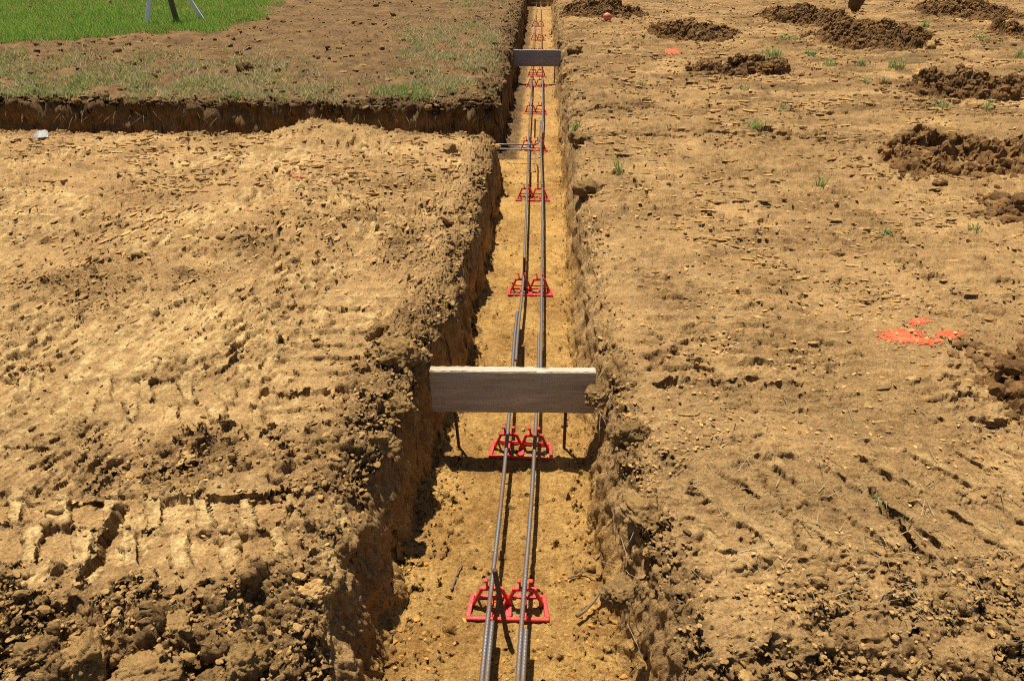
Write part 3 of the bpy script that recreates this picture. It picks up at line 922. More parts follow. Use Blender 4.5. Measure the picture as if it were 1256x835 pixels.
# ------------------------------------------------------------------ spoil heaps
for hi, (c, hwp, hd, hh, bowl, lab) in enumerate(HEAPS):
    cx, cy = P(*c); x1, _ = P(c[0] + hwp, c[1]); hw = x1 - cx
    dx = max(.011, hw / 75)
    gx = np.arange(-hw * 1.25, hw * 1.25, dx); gy = np.arange(-hd * 1.25, hd * 1.25, dx)
    X, Y = np.meshgrid(gx, gy)
    wx, wy = X + cx, Y + cy
    q = np.hypot(X / hw, Y / hd) + .34 * fbm(wx * 2.0, wy * 2.0, 5, 80 + hi)
    if bowl:
        prof = np.exp(-((q - .68) / .24) ** 2) * (.75 + .5 * fbm(wx * 2, wy * 2, 2, 95 + hi)) - .35 * sst(.5, .1, q)
        prof = prof * (.75 + .45 * sst(-hd, hd, Y) + .25 * sst(-.2 * hw, hw, X))
    else:
        prof = np.clip(1 - q * q, -.4, 1) * (.8 + .6 * fbm(wx * 2.5, wy * 2.5, 3, 90 + hi))
    cover = sst(1.05, .75, q)
    s_ = max(1.0, cy / 6)
    hgt = hh * prof + cover * (lumps(wx, wy, .22, .45, 67 + hi, .5) + lumps(wx, wy, .12, .6, 61 + hi, .6) + lumps(wx, wy, .06, .75, 62 + hi, .65) + lumps(wx, wy, .035, .8, 63 + hi, .6))
    z0, _m = ground(wx, wy, False)
    hgt = hgt * np.where(hgt > 0, .68, 1)
    Z = z0 + hgt - .05 * sst(.85, 1.12, q) - (.0 if not bowl else .0)
    nyr, nxr = X.shape
    hn = normals(X, Y, Z)
    hd_ = cover * (.06 * fbm3(wx * 6, wy * 6, Z * 6, 3, 64 + hi) - .05 * np.abs(fbm3(wx * 11, wy * 11, Z * 11, 3, 66)) - .03 * np.abs(fbm3(wx * 27, wy * 27, Z * 27, 2, 68)) + .018)
    lx, ly, lz = X + hn[..., 0] * hd_, Y + hn[..., 1] * hd_, Z + hn[..., 2] * hd_
    vv = np.stack([lx, ly, lz], -1).reshape(-1, 3)
    a_ = np.arange(nyr - 1)[:, None] * nxr; b_ = np.arange(nxr - 1)[None, :]
    qd = np.stack([a_ + b_, a_ + b_ + 1, a_ + nxr + b_ + 1, a_ + nxr + b_], -1)
    ok = (q < 1.12)
    okf = ok[:-1, :-1] & ok[1:, 1:] & ok[:-1, 1:] & ok[1:, :-1]
    qd = qd[okf]
    idx, inv = np.unique(qd, return_inverse=True); inv = inv.reshape(-1, 4)
    vv = vv[idx]
    tone = (.95 if cy > 6 else 1.25) * (.9 + .25 * fbm(wx * 3, wy * 3, 3, 99)).reshape(-1)[idx]
    tin = np.stack([tone, tone, tone, np.ones_like(tone)], -1)
    nvv = len(vv)
    m = 420
    an = rg.random(m) * 6.28; rr = rg.random(m) ** .7 * 1.55
    if bowl: rr = .4 + rr * .7
    qx, qy = np.cos(an) * rr * hw, np.sin(an) * rr * hd
    gi = np.clip(((qx - gx[0]) / dx).round().astype(int), 0, nxr - 1); gj = np.clip(((qy - gy[0]) / dx).round().astype(int), 0, nyr - 1)
    gz_, _m2 = ground(qx + cx, qy + cy, False)
    qz = np.maximum(Z[gj, gi], gz_)
    rad = (.012 + .055 * rg.random(m) ** 2.5) * min(1.5, max(.75, hw))
    rad = np.where(rr > 1.0, rad * .5, rad)
    sq = .6 + .35 * rg.random(m)
    sv, sf, st = scatter_mesh(qx, qy, qz + rad * sq * .3, rad, sq, MED, tints_for(m, rg, .75, 1.25) * np.array([1.05, 1.05, 1.05, 1]), 500 + hi)
    me = mesh_np('spoil_heap', np.concatenate([vv, sv]), [inv, sf + nvv], False)
    sm = np.zeros(len(me.polygons), bool)
    me.polygons.foreach_set('use_smooth', sm)
    vcol(me, 'tint', np.concatenate([tin, st]))
    o = link('spoil_heap', me, M_HEAP); o.location = (cx, cy, 0)
    tag(o, lab, 'spoil heap', 'heaps of dug soil')

# ------------------------------------------------------------------ reinforcing bars
BAR_R = .0061
HB = FLOOR + .094
LEFT = [(585, 900), (590, 835), (598, 757), (606, 690), (613, 630), (620.5, 557), (626, 490), (629, 440), (632, 400), (638.5, 352), (642, 280), (645, 214), (646.6, 168), (650, 115), (652.6, 79), (654.5, 53), (657, 17)]
RIGHT = [(631, 900), (635, 835), (640, 757), (645.5, 690), (651, 630), (655.5, 550), (659, 490), (660.5, 447), (661.2, 400), (662, 352), (663, 290), (663.6, 237), (661.5, 177), (664.6, 144), (664.3, 79), (664, 40), (663.4, 14)]
def run(pts):
    w = np.array([P(a, b, HB) for a, b in pts])
    return w[:, 1], w[:, 0]
LY, LX = run(LEFT); RY, RX = run(RIGHT)
def smooth_x(yy, Y_, X_):
    x = np.zeros_like(yy)
    for o in np.linspace(-.16, .16, 9):
        x += np.interp(yy + o * (1 + yy * .12), Y_, X_)
    return x / 9
CHAIR_PX = [757, 560, 362, 246, 185, 140, 107, 94, 50, 33]
CHAIR_Y = [P(640, v, FLOOR)[1] + .042 for v in CHAIR_PX]
CHAIR_Y.insert(8, 11.5)
def bar(y0, y1, side, off, zoff, label, phase=0):
    near = y0 < 3.6
    step = .0029 if near else .04
    yy = np.arange(y0, y1 + step, step)
    Y_, X_ = (LY, LX) if side == 'L' else (RY, RX)
    x = smooth_x(yy, Y_, X_) + off
    z = HB + zoff + .004 * np.sin(yy * 2.1 + phase) - .004
    b = MB(); b.tube(np.stack([x, yy, z], -1) - np.array([x[0], yy[0], 0]), BAR_R, 12 if near else 8, .20 if near else 0, .0116, True, phase)
    o = b.build('reinforcing_bar', M_REBAR, None, True); o.location = (x[0], yy[0], 0)
    tag(o, label, 'rebar', 'steel bars lying along the trench')
D2 = 2 * BAR_R * 1.12
bar(-1.6, 1.43, 'L', D2, 0.0, 'brown ribbed bar lapped on the right of the left-hand bar at the bottom edge', 1)
bar(-1.4, 3.32, 'L', 0, 0, 'left-hand ribbed steel bar running under the near plank through the nearest red chair', 2)
bar(2.85, 9.2, 'L', D2, 0.001, 'middle length of the left-hand steel bar between the two planks', 3)
bar(8.7, 16.95, 'L', 0, 0, 'far length of the left-hand steel bar under the far plank', 4)
bar(-1.6, 1.40, 'R', D2, 0, 'ribbed bar lapped on the right of the right-hand bar at the bottom edge', 5)
bar(-1.4, 3.10, 'R', 0, 0, 'right-hand ribbed steel bar running under the near plank through the nearest red chair', 6)
bar(2.75, 9.4, 'R', D2 * .8, .001, 'middle length of the right-hand steel bar between the two planks', 7)
bar(8.9, 16.95, 'R', 0, 0, 'far length of the right-hand steel bar under the far plank', 8)


def bent(pts, label):
    pts = np.array(pts, float)
    # round the corner
    out = []
    for i in range(len(pts)):
        if 0 < i < len(pts) - 1:
            a = pts[i] + (pts[i - 1] - pts[i]) / np.linalg.norm(pts[i - 1] - pts[i]) * .09
            b_ = pts[i] + (pts[i + 1] - pts[i]) / np.linalg.norm(pts[i + 1] - pts[i]) * .09
            for t in np.linspace(0, 1, 9):
                out.append((1 - t) ** 2 * a + 2 * t * (1 - t) * pts[i] + t * t * b_)
        else: out.append(pts[i])
    b = MB(); b.tube(np.array(out) - pts[0], BAR_R, 10)
    o = b.build('bent_bar', M_REBAR, None, True); o.location = pts[0]
    tag(o, label, 'rebar', 'bent corner bars')
zb = HB + .022
cb1 = P(640, 177.5, zb)[1]; cb2 = P(640, 183, zb)[1]
lx6 = float(np.interp(6.1, LY, LX)); rx6 = float(np.interp(6.1, RY, RX))
bent([(-4.5, cb1, zb), (rx6 - .01, cb1, zb), (rx6 + .005, cb1 + .85, zb - .004)], 'farther bent bar coming out of the side trench and turning away along the trench')
bent([(-4.4, cb2, zb), (rx6 - .035, cb2, zb), (rx6 - .03, cb2 - .60, zb - .004)], 'nearer bent bar coming out of the side trench and turning toward the camera')
zb2 = HB + .02
b = MB(); b.tube(np.array([(-.1, 0, 0), (.5, 0, 0), (1.6, .02, 0), (2.4, 0, 0)]), BAR_R, 8)
o = b.build('reinforcing_bar', M_REBAR, None, True); o.location = (-.16, 16.98, zb2); tag(o, 'steel bar lying crosswise at the far end of the trench', 'rebar')

# ------------------------------------------------------------------ red bar chairs
def make_chair():
    root = empty('bar_chair', (0, 0, 0))
    W, Dp, hb = .252, .086, .004
    fw = .013
    b = MB()
    b.box((0, -Dp / 2, .004), (W, .011, .009), None, .0015)
    b.box((0, Dp / 2, .0045), (W * .94, .011, .009), None, .0015)
    for sx in (-1, 1):
        b.bar((sx * (W / 2 - .006), -Dp / 2 + .004, .0047), (sx * (W * .47 - .006), Dp / 2 - .004, .0047), .0125, .009, .0012, (0, 0, 1))
    b.box((0, 0, .0049), (.024, Dp - .011, .0085), None, .001)
    for sx in (-1, 1):
        b.box((sx * .052, 0, .0043), (.010, Dp - .012, .0075), None, .001)
    # small stiffening ribs on the middle web
    b.box((-.009, 0, .0105), (.003, Dp - .014, .005)); b.box((.009, 0, .0105), (.003, Dp - .014, .005))
    b.build('base_frame', M_RED, root)
    for sx in (-1, 1):
        c = sx * .050
        a = MB()
        yb = .012
        a.bar((c - .057, yb - .004, .008), (c - .031, yb, .070), .010, .012, .0015)
        a.bar((c + .057, yb - .004, .008), (c + .031, yb, .070), .010, .012, .0015)
        a.box((c, yb, .073), (.075, .012, .010), None, .0015)
        # struts from the arch to the back of the base and a low tie
        a.bar((c - .040, yb + .003, .046), (c - .047, Dp / 2 - .003, .008), .007, .006, .001)
        a.bar((c + .040, yb + .003, .046), (c + .047, Dp / 2 - .003, .008), .007, .006, .001)
        a.box((c, yb, .036), (.088, .007, .006), None, .001)
        arch = a.build('arch', M_RED, root)
        k = MB()
        k.bar((c - .0135, yb, .074), (c - .0155, yb, .104), .006, .014, .0012)
        k.bar((c + .0135, yb, .074), (c + .0155, yb, .104), .006, .014, .0012)
        k.box((c - .0185, yb, .108), (.012, .013, .007), None, .0015)
        k.box((c + .0185, yb, .108), (.012, .013, .007), None, .0015)
        k.box((c, yb, .0795), (.030, .013, .006), None, .001)
        k.build('clip', M_RED, arch)
    return root
def copy_tree(o, parent=None):
    c = o.copy(); COL.objects.link(c); c.parent = parent
    for ch in list(o.children): copy_tree(ch, c)
    return c
CHAIR_LAB = ['nearest red plastic bar chair, whole in view at the bottom of the trench',
             'red plastic bar chair on the trench floor just in front of the near plank',
             'first red plastic bar chair behind the near plank',
             'second red plastic bar chair behind the near plank, nearer than the cross bars',
             'red plastic bar chair under the bars where the side trench joins',
             'red plastic bar chair just beyond the side trench corner',
             'nearer of two close red bar chairs just in front of the far plank',
             'farther of two close red bar chairs, directly before the far plank',
             'red plastic bar chair mostly hidden behind the far plank',
             'red plastic bar chair next beyond the far plank',
             'farthest red plastic bar chair near the end of the trench']
chair0 = make_chair()
for i, cyy in enumerate(CHAIR_Y):
    o = chair0 if i == 0 else copy_tree(chair0)
    lx = float(smooth_x(np.array([cyy]), LY, LX)[0]); rx = float(smooth_x(np.array([cyy]), RY, RX)[0])
    zf = float(np.median(ground(np.linspace(-.25, .1, 8), np.full(8, cyy), False)[0]))
    o.location = ((lx + rx) / 2, cyy - .012, FLOOR + .003)
    o.rotation_euler = (0, 0, R([1.5, -3, 2, -2.5, 3, -2, 2.5, -3, 1, 2, -2][i]))
    o.rotation_euler[0] = R([0, 1.5, -1.5, 1, -1, 2, -2, 1, 0, 1, 0][i]); o.rotation_euler[1] = R([.6, -1, 1, -.8, 1, -1, 1, 0, 1, 0, 1][i])
    tag(o, CHAIR_LAB[i], 'bar chair', 'red plastic chairs holding the bars')

# ------------------------------------------------------------------ grade pins driven into the trench floor
PINS = [((622, 780), .27, -.035, 'leaning steel pin between the bars at the nearest red chair'),
        ((641, 481), .24, .0, 'short steel pin standing behind the near plank between the bars'),
        ((643, 356), .20, .0, 'steel pin standing at the first red chair behind the near plank'),
        ((650.5, 242), .19, .0, 'steel pin standing at the red chair nearer than the cross bars'),
        ((656, 170), .18, .0, 'steel pin standing between the bars beyond the cross bars')]
for (px, py), h, lean, lab in PINS:
    x, y = P(px, py, FLOOR)
    b = MB()
    zz = np.arange(-.06, h, .003)
    b.tube(np.stack([lean * zz / h, .01 * zz / h, zz], -1), .0072, 10, .10, .011)
    o = b.build('grade_pin', M_RUST, None, True); o.location = (x, y, FLOOR)
    tag(o, lab, 'steel pin', 'pins in the trench floor')

# ------------------------------------------------------------------ planks across the trench
def plank(px0, px1, py_top, py_bot, label, wood, stakes, rz, worn):
    xa, ya = P(px0, py_top, .022); xb, yb = P(px1, py_top, .022)
    L = xb - xa
    root = empty('wooden_plank', ((xa + xb) / 2, (ya + yb) / 2 + .019, .02), rz)
    H = .186; T = .038
    # board mesh: subdivided, warped a little, battered edges
    nx, nzv, ny = 60, 18, 4
    import bmesh
    bm = bmesh.new()
    bmesh.ops.create_cube(bm, size=1)
    bmesh.ops.scale(bm, vec=(L, T, H), verts=bm.verts)
    bmesh.ops.bevel(bm, geom=bm.edges[:], offset=.003, segments=2, affect='EDGES')
    for i in range(1, nx):
        xx = -L / 2 + L * i / nx
        r_ = bmesh.ops.bisect_plane(bm, geom=bm.verts[:] + bm.edges[:] + bm.faces[:], plane_co=(xx, 0, 0), plane_no=(1, 0, 0))
    for k in range(1, 12):
        bmesh.ops.bisect_plane(bm, geom=bm.verts[:] + bm.edges[:] + bm.faces[:], plane_co=(0, 0, -H / 2 + H * k / 12), plane_no=(0, 0, 1))
    co = np.array([v.co[:] for v in bm.verts])
    n1 = noise2(co[:, 0] * 8 + worn, co[:, 2] * 8, 3); n2 = noise2(co[:, 0] * 60 + worn, co[:, 1] * 60 + co[:, 2] * 60, 5)
    topk = sst(H * .40, H * .5, co[:, 2])
    co[:, 1] += .002 * n1 + .003 * np.sin(co[:, 0] * 4)
    co[:, 2] += topk * (.0022 * n2 - .010 * np.clip(noise2(co[:, 0] * 14 + worn, co[:, 0] * 0, 8) - .25, 0, 1))
    endk = sst(L * .485, L * .5, np.abs(co[:, 0]))
    co[:, 0] += endk * .003 * n2
    for v, c in zip(bm.verts, co): v.co = c
    me = bpy.data.meshes.new('board'); bm.to_mesh(me); bm.free()
    bo = link('board', me, wood, root); bo.location = (0, 0, -H / 2)
    for sx, px_lean, zt in stakes:
        b = MB()
        z1 = zt; z0 = FLOOR - .08
        zs_ = np.arange(z0, z1, .004)
        k = (zs_ - z0) / (z1 - z0)
        b.tube(np.stack([sx + px_lean * (1 - k), np.full_like(zs_, T / 2 + .0075), zs_], -1), .0062, 8, .09, .011)
        b.build('stake', M_RUST, root, True)
    tag(root, label, 'plank', 'planks set on edge across the trench')
    return root
plank(526, 731, 455.5, 502, 'near wooden plank on edge across the trench, with pale top edge', M_WOOD, [(-.235, .022, -.02), (.205, 0, -.02)], R(.6), 0)
plank(626, 688, 61.5, 79, 'far grey wooden plank on edge across the trench', M_WOODG, [(-.215, .0, -.03), (.235, 0, -.03)], R(-.2), 4)

# ------------------------------------------------------------------ tripod on the lawn
def tripod():
    fl_ = P(180, 33, .02); fr2 = P(251, 28, .02); fm = P(219, 26, .02)
    apex = np.array([fl_[0] + .27, fl_[1] + .22, .90])
    fm = (apex[0] + .02, apex[1] + .75 * .6 - .05)
    root = empty('survey_tripod', (apex[0], apex[1], .02))
    def leg(foot, mat, w, t):
        f = np.array([foot[0] - apex[0], foot[1] - apex[1], 0.0]); a = np.array([0, 0, .84]); dv = (f - a) / np.linalg.norm(f - a)
        a2 = a + np.array([f[0], f[1], 0]) / max(np.hypot(f[0], f[1]), .01) * .07
        b = MB()
        b.bar(a2, a2 + (f - a2) * .58, w * 1.25, t * 1.3, .003, (0, 1, 0))
        b.bar(a2 + (f - a2) * .54, a2 + (f - a2) * .95, w, t, .003, (0, 1, 0))
        o = b.build('leg', mat, root)
        c = MB(); c.bar(a2 + (f - a2) * .945, f + dv * .03, w * .9, t * 1.1, .003, (0, 1, 0)); c.build('foot', M_STEELTIP, o)
        d = MB(); m_ = a2 + (f - a2) * .56; d.box(m_, (w * 1.9, t * 2, .05), None, .006); d.build('leg_clamp', M_OLIVE, o)
        return o
    leg(fl_, M_ALU, .054, .034); leg(fr2, M_ALU, .054, .034)
    fmid = P(217, 27, .02)
    l3 = leg(fmid, M_OLIVE, .075, .035); l3['label'] = 'dark middle leg'
    h = MB(); th = np.linspace(0, 1, 2)
    h.tube([(0, 0, .82), (0, 0, .84), (0, 0, .841), (0, 0, .88)], np.array([.06, .085, .10, .10]), 20)
    h.build('head_plate', M_ALU, root)
    s = MB(); s.tube([(0, 0, .74), (0, 0, .88), (0, 0, .91)], np.array([.016, .016, .012]), 12); s.build('centre_screw', M_OLIVE, root)
    tag(root, 'aluminium survey tripod with one dark leg standing on the green lawn', 'tripod')
tripod()

# ------------------------------------------------------------------ small litter
x, y = P(152 / 2.99, 168)
b = MB()
nn = 14
u = np.linspace(-.5, .5, nn); uu, vv = np.meshgrid(u, u)
zz = .05 * (1 - (uu * 1.7) ** 2).clip(0) + .02 * noise2(uu * 4, vv * 4, 2)
top_ = np.stack([uu * .10, vv * .12, zz * .45], -1).reshape(-1, 3); bot_ = top_ - [0, 0, .006]
i0 = np.arange(nn - 1)[:, None] * nn + np.arange(nn - 1)[None, :]
q1 = np.stack([i0, i0 + 1, i0 + nn + 1, i0 + nn], -1).reshape(-1, 4)
b.add(np.concatenate([top_, bot_]), np.concatenate([q1, q1[:, ::-1] + nn * nn]))
ed = [(0, j) for j in range(nn)]
rim = [k for k in range(nn)] + [r * nn + nn - 1 for r in range(1, nn)] + [(nn - 1) * nn + k for k in range(nn - 2, -1, -1)] + [r * nn for r in range(nn - 2, 0, -1)]
b.add(np.concatenate([top_, bot_]), np.array([(rim[k], rim[(k + 1) % len(rim)], rim[(k + 1) % len(rim)] + nn * nn, rim[k] + nn * nn) for k in range(len(rim))]))
o = b.build('plastic_scrap', M_WHITE, None, True); o.location = (x, y, gz(x, y) + .01); o.rotation_euler = (.2, -.2, .5)
tag(o, 'crumpled white plastic scrap at the foot of the dark bank, far left', 'litter')

def ribbon(px, py, L, W, label, rz):
    x, y = P(px, py)
    nn = 16; t = np.linspace(0, 1, nn)
    X = (t - .5) * L; Z = .028 + .012 * np.sin(t * 9) + .012 * np.sin(t * 4 + 1)
    top_ = np.concatenate([np.stack([X, X * 0 - W / 2 + .008 * np.sin(t * 6), Z], -1), np.stack([X, X * 0 + W / 2 + .008 * np.sin(t * 6), Z + .008 * np.cos(t * 7)], -1)])
    b = MB(); k = np.arange(nn - 1)
    qt = np.stack([k, k + 1, k + 1 + nn, k + nn], -1)
    b.add(np.concatenate([top_, top_ - [0, 0, .0012]]), np.concatenate([qt, qt[:, ::-1] + 2 * nn]))
    o = b.build('marker_ribbon', M_PINK, None, True); o.location = (x, y, gz(x, y)); o.rotation_euler = (0, 0, rz)
    tag(o, label, 'marker ribbon')
ribbon(364, 222, .065, .018, 'small red marker ribbon lying on the far part of the left pad', .1)

x, y = P(741, 19)
v, f = clod_shape(ICO3, 901, .08, 3)
o = link('round_cap', mesh_np('round_cap', v * [.07, .05, .065], f, True), M_TERRA); o.location = (x, y - .66, .05); tag(o, 'round orange red cap lying against the dark spoil heap at the trench end', 'cap')

# roots, twigs
def root_thing(pts, r, label, z=0.):
    w = []
    for (px, py, dz) in pts:
        x, y = P(px, py, z); w.append((x, y, z + dz))
    w = np.array(w); t = np.linspace(0, 1, len(w)); tt = np.linspace(0, 1, 24)
    c = np.stack([np.interp(tt, t, w[:, k]) for k in range(3)], -1)
    c = c + .004 * np.stack([noise2(tt * 7 + k * 9, tt * 0 + px * .1, 4) for k in range(3)], -1)
    b = MB(); b.tube(c - c[0], r * (1 - .6 * tt), 7)
    o = b.build('root', M_ROOT, None, True); o.location = c[0]
    tag(o, label, 'root', 'roots and twigs in the soil')
root_thing([(707, 763, .03), (722, 752, .03), (735, 738, .05), (745, 733, .08)], .006, 'dark bent root on the trench floor right of the nearest red chair', FLOOR)
root_thing([(697, 712, .012), (710, 708, .014), (716, 706, .02), (728, 712, .02)], .004, 'pale thin root above the bent root, right of the bars', FLOOR)
root_thing([(553, 725, .008), (560, 708, .010), (567, 690, .014)], .0045, 'straight twig on the trench floor left of the bars', FLOOR)
root_thing([(480, 425, .04), (486, 418, .07), (494, 411, .10)], .004, 'short stick standing from the left lip beside the pointed clod', 0)

# hanging rootlets on the cut edges
def rootlets(n, xf, yf, name, label):
    r2 = np.random.default_rng(44)
    Vv, Ff = [], []; k = 0
    for i in range(n):
        x, y, z = xf(r2), yf(r2), 0
        x, y, z = x if not callable(x) else x, y, -.03 - .06 * r2.random()
        p = np.array([x, y, z]); L = .03 + .07 * r2.random(); w = .0009
        dx, dy = r2.normal(0, .03, 2)
        q = p + [dx, dy - .02, -L * .5]; s = q + [dx * .6 + .01 * r2.normal(), dy * .6, -L * .5]
        for a_ in (p, q, s): Vv += [a_ - [w, 0, 0], a_ + [w, 0, 0]]
        Ff += [(k, k + 1, k + 3, k + 2), (k + 2, k + 3, k + 5, k + 4)]; k += 6
    return np.array(Vv), np.array(Ff)
v1, f1 = rootlets(90, lambda r: r.uniform(-5, -.45), lambda r: 6.42 + r.normal(0, .02), '', '')
v2, f2 = rootlets(36, lambda r: .245 + r.normal(0, .02), lambda r: 2.25 + r.normal(0, .13), '', '')
v3, f3 = rootlets(22, lambda r: .27 + r.normal(0, .03), lambda r: r.uniform(1.2, 1.9), '', '')
me = mesh_np('rootlets', np.concatenate([v1, v2, v3]), np.concatenate([f1, f2 + len(v1), f3 + len(v1) + len(v2)]), False)
tag(link('rootlets', me, simple('dry_rootlet', (.34, .24, .13), .9, 0, 50, .3)), 'fine dry rootlets hanging from the cut soil edges', 'roots', kind='stuff')

# ------------------------------------------------------------------ grass
def blades(x, y, z, h, w, tint, lean, rgx, segs=1):
    n = len(x)
    a = rgx.random(n) * 6.283; ca, sa_ = np.cos(a), np.sin(a)
    la = rgx.random(n) * 6.283; lx_, ly_ = np.cos(la) * lean, np.sin(la) * lean
    base = np.stack([x, y, z], -1)
    side = np.stack([ca * w, sa_ * w, np.zeros(n)], -1)
    if segs == 1:
        tip = base + np.stack([lx_ * h, ly_ * h, h], -1)
        v = np.stack([base - side, base + side, tip], 1).reshape(-1, 3)
        f = np.arange(n * 3).reshape(-1, 3); k = 3
        return v, [f], np.repeat(tint, 3, 0)
    mid = base + np.stack([lx_ * h * .3, ly_ * h * .3, h * .6], -1)
    tip = base + np.stack([lx_ * h * 1.1, ly_ * h * 1.1, h * (1 - .35 * lean)], -1)
    v = np.stack([base - side, base + side, mid - side * .8, mid + side * .8, tip], 1).reshape(-1, 3)
    o = (np.arange(n) * 5)[:, None]
    return v, [o + np.array([[0, 1, 3, 2]]), o + np.array([[2, 3, 4]])], np.repeat(tint, 5, 0)


def in_poly(x, y, poly):
    ins = np.zeros(len(x), bool); j = len(poly) - 1
    for i in range(len(poly)):
        xi, yi = poly[i]; xj, yj = poly[j]
        c = ((yi > y) != (yj > y)) & (x < (xj - xi) * (y - yi) / (yj - yi + 1e-12) + xi)
        ins ^= c; j = i
    return ins


rl = np.random.default_rng(77)
lawn_poly = [P(-60, 58), P(0, 55), P(60, 52), P(150, 48), P(230, 45), P(290, 38), P(325, 24), P(335, 8), P(350, -14), (-4.6, 26), (-30, 26), (-30, P(-60, 58)[1])]
n = 430000
y = 8.6 + 15 * rl.random(n) ** 1.5; xl, xr = cols_for(y)
x = xl * 1.05 * rl.random(n) - .0
ex, ey = .35 * fbm(x * 1.6, y * 1.2, 3, 111), .35 * fbm(x * 1.6 + 9, y * 1.2, 3, 112)
k = in_poly(x + ex, y + ey, lawn_poly)
k &= rl.random(n) < (.85 + .6 * fbm(x * 1.2, y * 1.2, 3, 115)).clip(.5, 1)
x, y = x[k], y[k]; n = len(x)
z, mk = ground(x, y)
t = rl.random(n); fb = .5 + .5 * fbm(x * 1.3, y * 1.3, 3, 113)
g1, g2, g3 = np.array([.125, .27, .028]), np.array([.27, .42, .06]), np.array([.46, .42, .15])
mixk = np.clip(.5 * t + .6 * fb, 0, 1)[:, None]
tint = g1 * (1 - mixk) + g2 * mixk
dry = rl.random(n) < .06
tint[dry] = g3
tint = np.concatenate([tint, np.ones((n, 1))], 1)
v, f, tt = blades(x, y, z - .005, .035 + .055 * rl.random(n), .0035 + .003 * rl.random(n), tint, .3 + .5 * rl.random(n), rl, 1)
me = mesh_np('lawn_grass', v, f, False); vcol(me, 'tint', tt)
tag(link('lawn_grass', me, M_BLADE), 'bright green lawn grass beyond the brown strip of topsoil', 'grass', kind='stuff')

# thin, half-dried turf left on the strip between lawn and side trench
n = 270000
y = 6.45 + 9 * rl.random(n) ** 1.3; xl, xr = cols_for(y)
x = xl * 1.05 + (-.42 - xl * 1.05) * rl.random(n)
px, py = proj(x, y, x * 0)
dens = 1.15 * sst(56, 100, py) * sst(450, 270, px) + .30 * sst(96, 118, py) * sst(560, 470, px) * sst(300, 420, px) \
    + 1.0 * np.exp(-(((px - 470) / 38) ** 2 + ((py - 124) / 9) ** 2)) + 1.2 * np.exp(-(((px - 512) / 26) ** 2 + ((py - 123) / 7) ** 2)) \
    + 1.1 * sst(465, 520, px) * sst(622, 600, px) * sst(20, 45, py) * sst(122, 112, py) + 1.1 * np.exp(-(((px - 585) / 24) ** 2 + ((py - 8) / 8) ** 2)) + .25 * sst(70, 40, py) * sst(120, 20, px)
nz = fbm(x * 2.6, y * 2.0, 4, 121)
dens = dens * np.clip(.35 + 1.3 * nz, 0, 1.2) * sst(6.50, 6.60, y)
k = rl.random(n) < dens
k &= trench_d(x, y)[0] > .02
x, y, px, py, nz = x[k], y[k], px[k], py[k], nz[k]; n = len(x)
z, mk = ground(x, y)
greenness = np.clip(.30 + .5 * fbm(x * 1.5, y * 1.5, 3, 122) + .9 * np.exp(-(((px - 505) / 36) ** 2 + ((py - 123) / 9) ** 2)) + .5 * np.exp(-(((px - 590) / 30) ** 2 + ((py - 8) / 10) ** 2)) + .25 * sst(260, 60, px), 0, 1)
isg = rl.random(n) < greenness * .75
tint = np.where(isg[:, None], (g1 * .75 + (g2 - g1) * .7 * rl.random(n)[:, None]) * np.array([1.05, .95, 1.3]), np.array([.50, .40, .19]) * (.55 + .6 * rl.random(n))[:, None])
tint = np.concatenate([tint, np.ones((n, 1))], 1)
v, f, tt = blades(x, y, z - .004, .02 + .05 * rl.random(n), .0032 + .0035 * rl.random(n), tint, .5 + .9 * rl.random(n), rl, 1)
me = mesh_np('thin_turf', v, f, False); vcol(me, 'tint', tt)
tag(link('thin_turf', me, M_BLADE), 'thin half dried turf on the topsoil above the dark bank', 'grass', kind='stuff')

# dry straw bits on the right-hand ground and topsoil
n = 9000
y = 1.2 + 15 * rl.random(n) ** 1.4; xl, xr = cols_for(y)
x = .4 + (xr - .4) * rl.random(n)
z, mk = ground(x, y)
keep = fbm(x * 1.4, y * 1.4, 3, 130) > .0
x, y, z = x[keep], y[keep], z[keep]; n = len(x)
tint = np.concatenate([np.array([.46, .36, .19]) * (.5 + .6 * rl.random(n))[:, None], np.ones((n, 1))], 1)
v, f, tt = blades(x, y, z + .003, .008 + .012 * rl.random(n), .0011 + .001 * rl.random(n), tint, 3.0 + 2 * rl.random(n), rl, 1)
me = mesh_np('straw_bits', v, f, False); vcol(me, 'tint', tt)
tag(link('straw_bits', me, M_BLADE), 'short dry straw bits strewn over the right hand ground', 'straw', kind='stuff')

